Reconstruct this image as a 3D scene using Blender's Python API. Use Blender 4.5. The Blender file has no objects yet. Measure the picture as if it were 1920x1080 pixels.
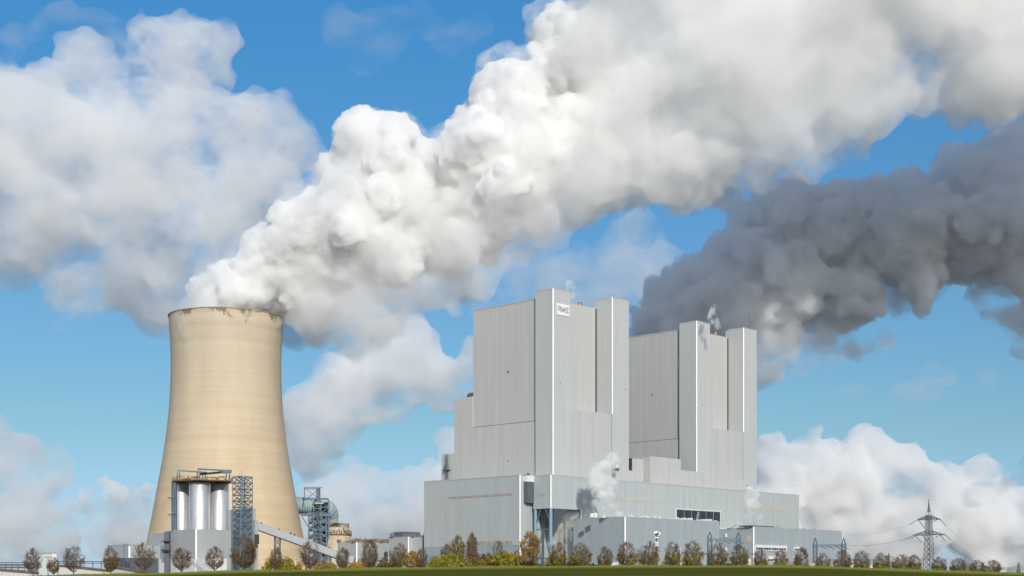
import bpy, bmesh, math, random, time
import numpy as np
from mathutils import Vector, Matrix
SC = bpy.context.scene
COL = SC.collection
R = math.radians
# ------------------------------------------------------------------ camera
F = 2620.0; CAMZ = 1.7; HY = 1090.0          # focal length and horizon row of the photograph (1920 px wide)
cd = bpy.data.cameras.new('camera'); cam = bpy.data.objects.new('camera', cd); COL.objects.link(cam)
cam.location = (0, 0, CAMZ); cam.rotation_euler = (R(90), 0, 0)
cd.sensor_width = 36; cd.lens = 36 * F / 1920; cd.shift_y = (HY - 540) / 1920
cd.clip_start = 1.0; cd.clip_end = 80000; SC.camera = cam
# ------------------------------------------------------------------ sky and sun
EL = R(24); AZ = R(13)
W = bpy.data.worlds.new('World'); SC.world = W; W.use_nodes = True
nt = W.node_tree; bg = nt.nodes['Background']
sky = nt.nodes.new('ShaderNodeTexSky'); sky.sky_type = 'NISHITA'; sky.sun_disc = False
sky.sun_elevation = EL; sky.sun_rotation = math.pi - AZ; sky.dust_density = 0.3; sky.ozone_density = 4.0
tc = nt.nodes.new('ShaderNodeTexCoord'); sp = nt.nodes.new('ShaderNodeSeparateXYZ')
rp = nt.nodes.new('ShaderNodeValToRGB'); mx = nt.nodes.new('ShaderNodeMixRGB'); mx.blend_type = 'MULTIPLY'; mx.inputs[0].default_value = 1
nt.links.new(tc.outputs['Generated'], sp.inputs[0]); nt.links.new(sp.outputs[2], rp.inputs[0])
er = rp.color_ramp.elements
er[0].position = 0.0; er[0].color = (.46, .57, .90, 1); er[1].position = 1.0; er[1].color = (.45, .9, 1.05, 1)
for p, c in ((.105, (.50, .605, .605)), (.22, (.46, .67, .72)), (.41, (.305, .81, .97))):
    e = er.new(p); e.color = (*c, 1)
nt.links.new(sky.outputs[0], mx.inputs[1]); nt.links.new(rp.outputs[0], mx.inputs[2])
# bright broken cloud added as fill in the unseen sky behind the camera
cn = nt.nodes.new('ShaderNodeTexNoise'); cn.inputs['Scale'].default_value = 3.0; cn.inputs['Detail'].default_value = 6
cr = nt.nodes.new('ShaderNodeMapRange'); cr.inputs[1].default_value = .38; cr.inputs[2].default_value = .55
bk = nt.nodes.new('ShaderNodeMapRange'); bk.inputs[1].default_value = .05; bk.inputs[2].default_value = -.45; bk.clamp = True
cm = nt.nodes.new('ShaderNodeMath'); cm.operation = 'MULTIPLY'
cmix = nt.nodes.new('ShaderNodeMixRGB'); cmix.inputs[2].default_value = (6.2, 6.1, 6.0, 1)
nt.links.new(tc.outputs['Generated'], cn.inputs['Vector']); nt.links.new(cn.outputs[0], cr.inputs[0]); nt.links.new(sp.outputs[1], bk.inputs[0])
nt.links.new(cr.outputs[0], cm.inputs[0]); nt.links.new(bk.outputs[0], cm.inputs[1]); nt.links.new(cm.outputs[0], cmix.inputs[0])
nt.links.new(mx.outputs[0], cmix.inputs[1]); nt.links.new(cmix.outputs[0], bg.inputs[0]); bg.inputs[1].default_value = 0.12
sl = bpy.data.lights.new('sun', 'SUN'); so = bpy.data.objects.new('sun', sl); COL.objects.link(so)
sl.energy = 3.0; sl.angle = R(.5); sl.color = (1, .95, .87)
SUN = Vector((math.sin(AZ) * math.cos(EL), -math.cos(AZ) * math.cos(EL), math.sin(EL)))
so.rotation_euler = (-SUN).to_track_quat('-Z', 'Y').to_euler()
SC.view_settings.view_transform = 'Standard'; SC.view_settings.look = 'None'
SC.view_settings.exposure = 0.16; SC.view_settings.gamma = 1.0
cy = SC.cycles
cy.max_bounces = 40; cy.diffuse_bounces = 3; cy.glossy_bounces = 3; cy.volume_bounces = 24; cy.transparent_max_bounces = 128
cy.use_adaptive_sampling = True; cy.adaptive_threshold = 0.028; cy.adaptive_min_samples = 20; cy.use_denoising = True

# ------------------------------------------------------------------ helpers
def at(px, py, D): return ((px - 960) / F * D, D, CAMZ + (HY - py) / F * D)
def zat(py, Y): return CAMZ + (HY - py) / F * Y
def pxm(n, D): return n / F * D
class MB:
    """collects boxes, bars, tubes; build() links them as ONE mesh object"""
    def __init__(s): s.v = []; s.f = []; s.sm = []; s.marks = []
    def add(s, vs, fs, smooth=False):
        k = len(s.v); s.marks.append((k, len(s.f))); s.v += [tuple(p) for p in vs]; s.f += [tuple(i + k for i in f) for f in fs]; s.sm += [smooth] * len(fs); return s
    def prism(s, pts, z0, z1):
        n = len(pts)
        ar = sum(pts[i][0] * pts[(i + 1) % n][1] - pts[(i + 1) % n][0] * pts[i][1] for i in range(n))
        if ar < 0: pts = pts[::-1]
        zz0 = z0 if hasattr(z0, '__len__') else [z0] * n; zz1 = z1 if hasattr(z1, '__len__') else [z1] * n
        vs = [(p[0], p[1], zz0[i]) for i, p in enumerate(pts)] + [(p[0], p[1], zz1[i]) for i, p in enumerate(pts)]
        fs = [tuple(range(n - 1, -1, -1)), tuple(range(n, 2 * n))] + [(i, (i + 1) % n, n + (i + 1) % n, n + i) for i in range(n)]
        return s.add(vs, fs)
    def bar(s, p, q, w, h=None, up=(0, 0, 1)):
        p = Vector(p); q = Vector(q); d = (q - p)
        if d.length < 1e-6: return s
        d.normalize(); u = Vector(up)
        if abs(d.dot(u)) > .98: u = Vector((1, 0, 0))
        x = d.cross(u).normalized(); y = x.cross(d).normalized(); h = h or w
        c = [(-1, -1), (1, -1), (1, 1), (-1, 1)]
        vs = [p + x * (a * w / 2) + y * (b * h / 2) for a, b in c] + [q + x * (a * w / 2) + y * (b * h / 2) for a, b in c]
        return s.add(vs, [(3, 2, 1, 0), (4, 5, 6, 7)] + [(i, (i + 1) % 4, 4 + (i + 1) % 4, 4 + i) for i in range(4)])
    def tube(s, p, q, r, n=10, r2=None, caps=True):
        p = Vector(p); q = Vector(q); d = (q - p).normalized(); u = Vector((0, 0, 1))
        if abs(d.dot(u)) > .98: u = Vector((1, 0, 0))
        x = d.cross(u).normalized(); y = x.cross(d).normalized(); r2 = r if r2 is None else r2
        vs = [p + (x * math.cos(t) + y * math.sin(t)) * r for t in [2 * math.pi * i / n for i in range(n)]]
        vs += [q + (x * math.cos(t) + y * math.sin(t)) * r2 for t in [2 * math.pi * i / n for i in range(n)]]
        s.add(vs, [(i, (i + 1) % n, n + (i + 1) % n, n + i) for i in range(n)], True)
        if caps: s.add(vs, [tuple(range(n - 1, -1, -1)), tuple(range(n, 2 * n))]); s.marks.pop()
        return s
    def lathe(s, prof, c, n=64):
        vs = []; fs = []
        for r, z in prof:
            vs += [(c[0] + r * math.cos(2 * math.pi * i / n), c[1] + r * math.sin(2 * math.pi * i / n), z) for i in range(n)]
        for j in range(len(prof) - 1):
            fs += [(j * n + i, j * n + (i + 1) % n, (j + 1) * n + (i + 1) % n, (j + 1) * n + i) for i in range(n)]
        return s.add(vs, fs, True)
    def build(s, name, mat, parent=None):
        me = bpy.data.meshes.new(name); me.from_pydata(s.v, [], s.f); me.polygons.foreach_set('use_smooth', s.sm); me.update()
        me.materials.append(mat)
        o = bpy.data.objects.new(name, me); COL.objects.link(o)
        if parent is not None:
            o.parent = parent; pl = parent; off = Vector((0, 0, 0))
            while pl: off += pl.location; pl = pl.parent
            me.transform(Matrix.Translation(-off))
        return o
def build_each(mb, name, mat, parent):
    """every primitive collected in mb becomes a part of its own"""
    for k in range(len(mb.marks)):
        v0, f0 = mb.marks[k]; v1, f1 = mb.marks[k + 1] if k + 1 < len(mb.marks) else (len(mb.v), len(mb.f))
        q = MB(); q.v = mb.v[v0:v1]; q.f = [tuple(i - v0 for i in f) for f in mb.f[f0:f1]]; q.sm = mb.sm[f0:f1]; q.build(name, mat, parent)
def tag(o, label, cat, group=None, kind=None):
    o['label'] = label; o['category'] = cat
    if group: o['group'] = group
    if kind: o['kind'] = kind
    return o
def thing(name, label, cat, loc, group=None):
    o = bpy.data.objects.new(name, None); COL.objects.link(o); o.location = loc; o.empty_display_size = .5
    return tag(o, label, cat, group)
def copy_thing(o, loc, scale=(1, 1, 1), rz=0, label=None):
    c = o.copy(); COL.objects.link(c); c.location = loc; c.scale = scale; c.rotation_euler = (0, 0, rz)
    if label: c['label'] = label
    for ch in o.children:
        d = ch.copy(); COL.objects.link(d); d.parent = c
        for g in ch.children:
            e = g.copy(); COL.objects.link(e); e.parent = d
    return c
def settle(o, base_z=0.0):
    """move a top-level mesh's origin to the middle of its base"""
    me = o.data; v = np.empty(len(me.vertices) * 3, np.float32); me.vertices.foreach_get('co', v); v = v.reshape(-1, 3)
    c = Vector(((v[:, 0].min() + v[:, 0].max()) / 2, (v[:, 1].min() + v[:, 1].max()) / 2, v[:, 2].min()))
    me.transform(Matrix.Translation(-c)); o.location = c
    return o

# ------------------------------------------------------------------ materials
def newmat(name):
    m = bpy.data.materials.new(name); m.use_nodes = True
    return m, m.node_tree, m.node_tree.nodes['Principled BSDF']
def plain(name, col, rough=.6, metal=0.0, var=.12, scale=.5):
    m, t, b = newmat(name); b.inputs['Roughness'].default_value = rough; b.inputs['Metallic'].default_value = metal
    tc = t.nodes.new('ShaderNodeTexCoord'); n = t.nodes.new('ShaderNodeTexNoise'); n.inputs['Scale'].default_value = scale; n.inputs['Detail'].default_value = 4
    r = t.nodes.new('ShaderNodeValToRGB'); e = r.color_ramp.elements
    e[0].position = .3; e[1].position = .7
    e[0].color = (*[c * (1 - var) for c in col], 1); e[1].color = (*[min(1, c * (1 + var)) for c in col], 1)
    t.links.new(tc.outputs['Object'], n.inputs['Vector']); t.links.new(n.outputs[0], r.inputs[0]); t.links.new(r.outputs[0], b.inputs['Base Color'])
    return m
def cladding(name, col, rough=.45, streak=.09, warm=(1, 1, 1)):
    """profiled metal sheeting: fine vertical ribs, panel joints, vertical run-off streaks"""
    m, t, b = newmat(name); N = t.nodes.new; L = t.links.new
    b.inputs['Roughness'].default_value = rough; b.inputs['Specular IOR Level'].default_value = .35
    tc = N('ShaderNodeTexCoord')
    mp = N('ShaderNodeMapping'); mp.inputs['Scale'].default_value = (.42, .42, .016)
    n1 = N('ShaderNodeTexNoise'); n1.inputs['Scale'].default_value = 1; n1.inputs['Detail'].default_value = 5; n1.inputs['Roughness'].default_value = .6
    mp2 = N('ShaderNodeMapping'); mp2.inputs['Scale'].default_value = (.035, .035, .03)
    n2 = N('ShaderNodeTexNoise'); n2.inputs['Scale'].default_value = 1; n2.inputs['Detail'].default_value = 4
    L(tc.outputs['Object'], mp.inputs[0]); L(mp.outputs[0], n1.inputs['Vector']); L(tc.outputs['Object'], mp2.inputs[0]); L(mp2.outputs[0], n2.inputs['Vector'])
    r1 = N('ShaderNodeMapRange'); r1.inputs[1].default_value = .25; r1.inputs[2].default_value = .75; r1.inputs[3].default_value = 1 - streak; r1.inputs[4].default_value = 1 + streak
    r2 = N('ShaderNodeMapRange'); r2.inputs[1].default_value = .3; r2.inputs[2].default_value = .7; r2.inputs[3].default_value = 0; r2.inputs[4].default_value = 1
    L(n1.outputs[0], r1.inputs[0]); L(n2.outputs[0], r2.inputs[0])
    cm = N('ShaderNodeMixRGB'); cm.inputs[1].default_value = (*col, 1); cm.inputs[2].default_value = (*[c * w for c, w in zip(col, warm)], 1)
    L(r2.outputs[0], cm.inputs[0])
    mu = N('ShaderNodeMixRGB'); mu.blend_type = 'MULTIPLY'; mu.inputs[0].default_value = 1; L(cm.outputs[0], mu.inputs[1]); L(r1.outputs[0], mu.inputs[2])
    # panel joints every 12 m of height
    sx = N('ShaderNodeSeparateXYZ'); L(tc.outputs['Object'], sx.inputs[0])
    md = N('ShaderNodeMath'); md.operation = 'PINGPONG'; md.inputs[1].default_value = 6.2; L(sx.outputs[2], md.inputs[0])
    lt = N('ShaderNodeMath'); lt.operation = 'LESS_THAN'; lt.inputs[1].default_value = .12; L(md.outputs[0], lt.inputs[0])
    mj = N('ShaderNodeMixRGB'); mj.blend_type = 'MULTIPLY'; mj.inputs[2].default_value = (.95, .95, .95, 1); L(lt.outputs[0], mj.inputs[0]); L(mu.outputs[0], mj.inputs[1])
    L(mj.outputs[0], b.inputs['Base Color'])
    return m
def volmat(name, dens, g=0.0, noise=None, col=(.993, .993, .993), step=.4):
    m = bpy.data.materials.new(name); m.use_nodes = True; t = m.node_tree; t.nodes.clear(); N = t.nodes.new; L = t.links.new
    o = N('ShaderNodeOutputMaterial'); v = N('ShaderNodeVolumeScatter'); v.inputs['Density'].default_value = dens
    v.inputs['Anisotropy'].default_value = g; v.inputs['Color'].default_value = (*col, 1); ab = N('ShaderNodeVolumeAbsorption'); ab.inputs['Density'].default_value = dens; ab.inputs['Color'].default_value = (*col, 1)
    sh = N('ShaderNodeAddShader'); L(v.outputs[0], sh.inputs[0]); L(ab.outputs[0], sh.inputs[1]); L(sh.outputs[0], o.inputs['Volume'])
    if noise:
        scale, lo, hi, stretch = noise
        tc = N('ShaderNodeTexCoord'); mp = N('ShaderNodeMapping'); mp.inputs['Scale'].default_value = stretch
        n = N('ShaderNodeTexNoise'); n.inputs['Scale'].default_value = scale; n.inputs['Detail'].default_value = 7; n.inputs['Roughness'].default_value = .66
        r = N('ShaderNodeMapRange'); r.inputs[1].default_value = lo; r.inputs[2].default_value = hi; r.inputs[3].default_value = 0; r.inputs[4].default_value = dens
        L(tc.outputs['Object'], mp.inputs[0]); L(mp.outputs[0], n.inputs['Vector']); L(n.outputs[0], r.inputs[0]); L(r.outputs[0], v.inputs['Density']); L(r.outputs[0], ab.inputs['Density'])
        m.cycles.volume_step_rate = step
    return m
M = {}
M['boiler'] = cladding('boiler_cladding', (.475, .485, .485), streak=.075, warm=(1.01, 1.0, .975))
M['boiler_edge'] = cladding('stair_tower_cladding', (.485, .50, .505), streak=.05)
M['hall'] = cladding('hall_cladding', (.425, .46, .47), warm=(1.0, 1.0, .97))
M['front'] = cladding('front_hall_cladding', (.335, .378, .40), warm=(.97, 1, 1.0))
M['grey'] = cladding('annex_cladding', (.39, .41, .42), streak=.08)
M['plinth'] = cladding('plinth_cladding', (.30, .36, .39), streak=.08)
M['white'] = plain('white_trim', (.82, .82, .80), .35, var=.03)
M['panel'] = plain('white_panel', (.72, .72, .70), .5, var=.05)
M['coping'] = plain('metal_coping', (.44, .45, .45), .5)
M['dark'] = plain('dark_gap', (.03, .035, .045), .7)
M['dark_and_shade'] = plain('dark_parts_and_shade', (.10, .115, .14), .6)
M['line'] = plain('shadow_gap_profile', (.12, .12, .12), .6)
M['steel'] = plain('blue_grey_steel', (.10, .16, .21), .5, var=.2)
M['bluesteel'] = plain('pale_blue_column', (.22, .34, .41), .45)
M['pylon'] = plain('pylon_steel', (.06, .075, .095), .5)
M['silo'] = plain('silo_aluminium', (.64, .65, .665), .42, metal=.6, var=.05)
M['rust'] = plain('rusty_steel', (.20, .13, .08), .8, var=.5, scale=1.5)
M['tan'] = plain('tan_strip', (.36, .33, .29), .6, var=.2)
M['tanlight'] = plain('sandy_louvre_strip', (.50, .45, .37), .6, var=.1)
M['beige'] = plain('beige_vessel', (.55, .47, .35), .6, var=.15)
M['teal'] = plain('teal_duct', (.40, .53, .54), .4, var=.08)
M['glass'] = plain('dark_glass', (.03, .04, .05), .15)
M['copper'] = plain('copper_pipe', (.45, .25, .14), .4, metal=.5)
M['black'] = plain('black_rubber', (.02, .02, .02), .7)
M['cable'] = plain('cable', (.12, .15, .19), .5)
M['letter'] = plain('grey_lettering', (.33, .35, .37), .5)
def bark(): return plain('bark', (.085, .065, .05), .9, var=.35, scale=3)
M['bark'] = bark()
def leafmat(name, a, b, c):
    m, t, bs = newmat(name); N = t.nodes.new; L = t.links.new
    g = N('ShaderNodeNewGeometry'); r = N('ShaderNodeValToRGB'); e = r.color_ramp.elements
    e[0].color = (*a, 1); e[1].color = (*c, 1); k = e.new(.5); k.color = (*b, 1)
    L(g.outputs['Random Per Island'], r.inputs[0]); L(r.outputs[0], bs.inputs['Base Color']); bs.inputs['Roughness'].default_value = .8; bs.inputs['Specular IOR Level'].default_value = .1
    tr = N('ShaderNodeBsdfTranslucent'); L(r.outputs[0], tr.inputs[0]); ms = N('ShaderNodeMixShader'); ms.inputs[0].default_value = .3
    L(bs.outputs[0], ms.inputs[1]); L(tr.outputs[0], ms.inputs[2]); L(ms.outputs[0], t.nodes['Material Output'].inputs[0]); return m
M['twig'] = leafmat('twigs', (.15, .11, .08), (.22, .16, .115), (.30, .23, .17))
M['olive'] = leafmat('olive_leaves', (.10, .11, .02), (.19, .17, .035), (.30, .21, .05))
M['gold'] = leafmat('golden_leaves', (.34, .19, .025), (.46, .28, .04), (.58, .38, .07))
M['brown'] = leafmat('brown_leaves', (.15, .095, .04), (.23, .14, .055), (.32, .19, .07))
M['russet'] = leafmat('russet_leaves', (.24, .11, .045), (.32, .16, .06), (.38, .22, .09))
M['green'] = leafmat('yellow_green_leaves', (.17, .18, .03), (.29, .28, .04), (.46, .38, .06))
M['tanleaf'] = leafmat('tan_leaves', (.30, .20, .11), (.40, .28, .16), (.48, .35, .2))
M['hedge'] = leafmat('dark_hedge_leaves', (.035, .035, .02), (.06, .055, .03), (.09, .075, .035))

# ------------------------------------------------------------------ ground
CP = [(-400, 1084), (0, 1083), (150, 1078.5), (300, 1075), (450, 1071), (600, 1068), (750, 1065), (900, 1063), (1050, 1061.5), (1200, 1061), (1400, 1061), (1550, 1063), (1650, 1067), (1750, 1071), (1850, 1073.5), (1920, 1075.5), (2300, 1079)]
def ycrest(px): return float(np.interp(px, [c[0] for c in CP], [c[1] for c in CP]))
def ground(x, y):
    r = math.hypot(x, y)
    if y > 5: px = max(-400, min(2300, 960 + F * x / y))
    else: px = -400 if x < 0 else 2300
    e = (HY - ycrest(px)) / F
    rc = 300.0
    zc = CAMZ + e * rc
    if r <= rc: return zc * (r / rc) ** 1.0 + .25 * math.sin(r / 300 * math.pi)
    t = min(1, (r - rc) / 300); t = t * t * (3 - 2 * t)
    z = zc * (1 - t) + (min(zc, 3.2) - .1) * t
    if r > 3000: z *= max(0, 1 - (r - 3000) / 4000)
    return z
def make_ground():
    rs = [0.01] + [8 * i for i in range(1, 45)] + [380, 420, 480, 560, 700, 900, 1300, 2000, 3000, 5000, 7000, 12000, 30000, 60000]
    n = 360; vs = []; fs = []
    for r in rs:
        for i in range(n):
            a = 2 * math.pi * i / n; x, y = r * math.sin(a), r * math.cos(a); vs.append((x, y, ground(x, y)))
    for j in range(len(rs) - 1):
        fs += [(j * n + i, (j + 1) * n + i, (j + 1) * n + (i + 1) % n, j * n + (i + 1) % n) for i in range(n)]
    fs = [f[::-1] for f in fs]
    m, t, b = newmat('field_crop'); N = t.nodes.new; L = t.links.new; b.inputs['Roughness'].default_value = 1; b.inputs['Specular IOR Level'].default_value = 0
    tc = N('ShaderNodeTexCoord'); n1 = N('ShaderNodeTexNoise'); n1.inputs['Scale'].default_value = .16; n1.inputs['Detail'].default_value = 10; n1.inputs['Roughness'].default_value = .7
    mp = N('ShaderNodeMapping'); mp.inputs['Scale'].default_value = (.25, 1.3, 1); L(tc.outputs['Object'], mp.inputs[0]); L(mp.outputs[0], n1.inputs['Vector'])
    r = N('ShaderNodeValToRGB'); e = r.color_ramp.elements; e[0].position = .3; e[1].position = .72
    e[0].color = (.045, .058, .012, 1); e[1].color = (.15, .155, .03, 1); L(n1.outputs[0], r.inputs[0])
    # drilled rows
    wv = N('ShaderNodeTexWave'); wv.bands_direction = 'Y'; wv.inputs['Scale'].default_value = .055; wv.inputs['Distortion'].default_value = 1.2; L(tc.outputs['Object'], wv.inputs['Vector'])
    wr = N('ShaderNodeMapRange'); wr.inputs[3].default_value = .82; wr.inputs[4].default_value = 1.12; L(wv.outputs['Fac'], wr.inputs[0])
    mw = N('ShaderNodeMixRGB'); mw.blend_type = 'MULTIPLY'; mw.inputs[0].default_value = 1; L(r.outputs[0], mw.inputs[1]); L(wr.outputs[0], mw.inputs[2])
    # lighter green from the middle distance to the crest
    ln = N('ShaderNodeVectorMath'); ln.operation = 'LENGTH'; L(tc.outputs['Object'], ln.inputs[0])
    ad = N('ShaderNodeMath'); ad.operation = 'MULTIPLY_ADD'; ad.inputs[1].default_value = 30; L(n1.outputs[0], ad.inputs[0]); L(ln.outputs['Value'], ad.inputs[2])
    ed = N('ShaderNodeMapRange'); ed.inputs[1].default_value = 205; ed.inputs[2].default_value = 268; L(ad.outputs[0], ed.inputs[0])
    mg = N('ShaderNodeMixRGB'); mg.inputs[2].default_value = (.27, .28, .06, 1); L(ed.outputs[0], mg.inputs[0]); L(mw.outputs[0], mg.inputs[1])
    fd = N('ShaderNodeMapRange'); fd.inputs[1].default_value = 330; fd.inputs[2].default_value = 420; L(ln.outputs['Value'], fd.inputs[0])
    mf = N('ShaderNodeMixRGB'); mf.inputs[2].default_value = (.17, .172, .165, 1); L(fd.outputs[0], mf.inputs[0]); L(mg.outputs[0], mf.inputs[1])
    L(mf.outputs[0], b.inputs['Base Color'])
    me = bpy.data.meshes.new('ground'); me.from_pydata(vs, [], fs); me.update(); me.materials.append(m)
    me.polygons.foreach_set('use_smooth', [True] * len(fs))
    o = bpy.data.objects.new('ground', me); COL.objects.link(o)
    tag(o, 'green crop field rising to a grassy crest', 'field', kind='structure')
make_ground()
def crest_grass():
    rng = np.random.default_rng(3); V = []; Fc = []
    for _ in range(26000):
        a = math.atan((rng.uniform(-60, 1980) - 960) / F); r = rng.uniform(262, 303); x, y = r * math.sin(a), r * math.cos(a)
        cl = math.sin(x * .9) * math.sin(y * .7 + x * .3) + math.sin(x * .23 + 2); h = max(.06, .16 + .10 * cl) * rng.uniform(.6, 1.5) * (1.8 if rng.random() < .03 else 1)
        z = ground(x, y) - .02; w = .035; lx = rng.normal() * .12; k = len(V); V += [(x - w, y, z), (x + w, y, z), (x + lx, y + rng.normal() * .05, z + h)]; Fc.append((k, k + 1, k + 2))
    o = bpy.data.objects.new('grass', mesh_from(V, Fc, 'grass', leafmat('grass_blades', (.09, .11, .02), (.20, .21, .04), (.36, .33, .09)))); COL.objects.link(o)
    tag(o, 'uneven pale grass along the crest of the field', 'grass', kind='stuff')
GZ = 2.0        # foot of the plant buildings, sunk a little into the plateau

# ------------------------------------------------------------------ plan frame of the boiler houses
eL = Vector((-.725, .688)).normalized(); eR = Vector((.688, .725)).normalized()
C0 = Vector(((1037 - 960) / F * 816, 816))
def PL(a, b): p = C0 + eL * a + eR * b; return (p.x, p.y)
def b_of(px, a):
    k = (px - 960) / F; p = C0 + eL * a; return (k * p.y - p.x) / (eR.x - k * eR.y)
def a_of(px, b):
    k = (px - 960) / F; p = C0 + eR * b; return (k * p.y - p.x) / (eL.x - k * eL.y)
def zp(py, a, b): return zat(py, PL(a, b)[1])
def rect(a0, a1, b0, b1): return [PL(a0, b0), PL(a1, b0), PL(a1, b1), PL(a0, b1)]
def box(a0, a1, b0, b1, z0, z1): return MB().prism(rect(a0, a1, b0, b1), z0, z1)
def trim_mb(a, b, z0, z1, w=.72, mb=None):
    """chamfered corner profile standing 45 degrees to both walls"""
    c = Vector(PL(a, b)); n = (eL + eR).normalized() * (w * .35); t = (eL - eR).normalized() * (w * .5)
    pts = [c - n - t, c - n + t, c + n * 1.2 + t, c + n * 1.2 - t]
    return (mb or MB()).prism([(p.x, p.y) for p in pts], z0, z1)
def root(name, label, cat, a, b, group=None): x, y = PL(a, b); return thing(name, label, cat, (x, y, GZ), group)

ZT = 168.8
TA = a_of(1004, 0); TB = b_of(1069, 0); BB = b_of(1148, 0); BE = b_of(1179, 0)
REC = a_of(1118, BB)
def boiler(b, label, hi):
    r = root('boiler_house', label, 'boiler house', 0, b, 'twin boiler houses')
    zA, zB = 172.5, 175.2
    aS = TA + 1.6; aE = a_of(887, 2); aF = a_of(853, 2); aG = a_of(829, 2)
    o = MB()
    o.prism(rect(aS, aE, b + 2.2, b + BE - 1), 97, ZT)                      # upper body
    o.prism(rect(REC, aS, b + TB - .5, b + BE - 1), 97, ZT + 1.5)            # recessed rear wall between the stair towers
    o.build('upper_body', M['boiler'], r)
    o = MB(); o.prism(rect(aS, aE, b + 1.5, b + BE - 1.3), GZ, 96.6); o.build('lower_body', M['boiler'], r)
    MB().prism(rect(aS + .05, aE, b + 1.9, b + 10), 96.6, 97).build('joint', M['line'], r)
    MB().prism(rect(TA - .3, aS, b + 3.2, b + 12), GZ, ZT - .4).build('dark_slot', M['dark'], r)
    ta = MB().prism(rect(0, TA, b, b + TB), GZ, zA).build('stair_tower', M['boiler_edge'], r)
    trim_mb(0, b, 60, zA + .3).build('corner_trim', M['white'], ta)
    tb = MB().prism(rect(0, REC + 2, b + BB, b + BE), GZ, zB).build('stair_tower', M['boiler_edge'], r)
    trim_mb(0, b + BB, 104, zB + .3).build('corner_trim', M['white'], tb)
    MB().prism(rect(REC - .35, REC, b + BB - .9, b + BB - .1), 104.2, ZT + 1.2).build('dark_slot', M['dark'], r)
    inf = MB().prism(rect(.5, REC + .3, b + TB + .35, b + BB - .35), GZ, 104); inf.build('infill_block', M['boiler'], r)
    MB().prism(rect(.9, REC, b + TB, b + TB + .35), GZ, 103.8).prism(rect(.9, REC, b + BB - .35, b + BB), GZ, 103.8).build('joint', M['line'], r)
    # parapets
    p = MB()
    for (a0, a1, b0, b1, z) in ((aS, aE, b + 2.0, b + 2.6, ZT), (0 - .1, TA, b - .12, b + .3, zA), (-.12, .3, b + .3, b + TB, zA), (-.12, .3, b + BB, b + BE, zB), (.3, REC, b + BB - .12, b + BB + .3, zB)):
        p.prism(rect(a0, a1, b0, b1), z, z + .7)
    build_each(p, 'parapet', M['coping'], r)
    if hi:
        an = MB().prism(rect(aE, aF, b + 1.5, b + 60), GZ, zp(748, aF, 2)); an.build('annex', M['boiler'], r)
        an = MB().prism(rect(aF, aG, b + 1.5, b + 45), GZ, zp(852, aG, 2)); an.build('annex', M['boiler'], r)
        k = MB()                                                             # caged ladder and its landing on the annex
        la = a_of(840, 1.5); zt = zp(853, la, 1); zb = zp(898, la, 1)
        for d in (-.9, .9): k.bar((*PL(la + d, b + .6), zb), (*PL(la + d, b + .6), zt), .35)
        for i in range(14):
            z = zb + (zt - zb) * i / 13; k.bar((*PL(la - .9, b + .6), z), (*PL(la + .9, b + .6), z), .3); k.bar((*PL(la - .9, b - .3), z), (*PL(la + .9, b - .3), z), .25)
        zm = zp(882, la, 1); k.prism(rect(la - 2.5, la + 2.5, b - 1.2, b + 1.4), zm, zm + .5); k.prism(rect(la - 1.4, la + 1.4, b - .9, b + .8), zm + .5, zm + 3)
        k.build('caged_ladder', M['steel'], r)
        q = MB(); zr = zp(748, aF, 2); q.prism(rect(aE + .6, aE + 4, b + 2, b + 8), zr, zr + 2.6); q.tube((*PL(aE + 5.5, b + 4), zr), (*PL(aE + 5.5, b + 4), zr + 2), 1.4, 12); q.build('roof_fan', M['dark_and_shade'], r)
    v = MB()
    for a, z in ((aS + 22, 128), (aS + 22, 74)): v.prism(rect(a, a + .6, b + 1.3, b + 2.3), z, z + .7)
    for bb, a, z in ((b + 6, -.15, 118), (b + TB + 12, REC - .25, 132), (b + BE - 4, -.15, 120)): v.prism(rect(a, a + .5, bb, bb + .6), z, z + .7)
    build_each(v, 'wall_vent', M['line'], r)
    q = MB(); q.prism(rect(3, 6, b + 3, b + 6), zA, zA + 1.1); q.prism(rect(4, 7, b + BB + 3, b + BB + 7), zB, zB + 1.2); build_each(q, 'roof_hatch', M['dark_and_shade'], r)
    return r
boiler(0, 'nearer tall grey boiler house carrying the white lettered sign', True)
b2 = b_of(1306, 0)
boiler(b2, 'farther tall grey boiler house half hidden behind its twin', False)

# white sign on the first stair tower
def sign():
    bL = b_of(1043.5, 0); bR = b_of(1067, 0); z1 = zp(568, 0, bL); z0 = zp(589.5, 0, bL)
    r = thing('sign_board', 'white square sign with grey outlined letters high on the stair tower', 'sign', (*PL(-.1, (bL + bR) / 2), z0))
    MB().prism(rect(-.38, -.03, bL, bR), z0, z1).build('board', M['white'], r)
    w = (bR - bL); h = z1 - z0; mb = MB()
    def stroke(pts, off):
        P = [(*PL(-.5, bL + w * (off + u * .26)), z0 + h * (.32 + v * .40)) for u, v in pts]
        for p, q in zip(P, P[1:]): mb.bar(p, q, .36, .5)
    stroke([(0, 0), (0, 1), (.75, 1), (.85, .8), (.75, .55), (0, .5)], .07); stroke([(.4, .5), (.9, 0)], .07)
    stroke([(0, 1), (.22, 0), (.5, .8), (.78, 0), (1, 1)], .36)
    stroke([(.9, 1), (.05, 1), (.05, 0), (.9, 0)], .69); stroke([(.05, .5), (.75, .5)], .69)
    mb.build('lettering', M['letter'], r)
sign()

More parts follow.
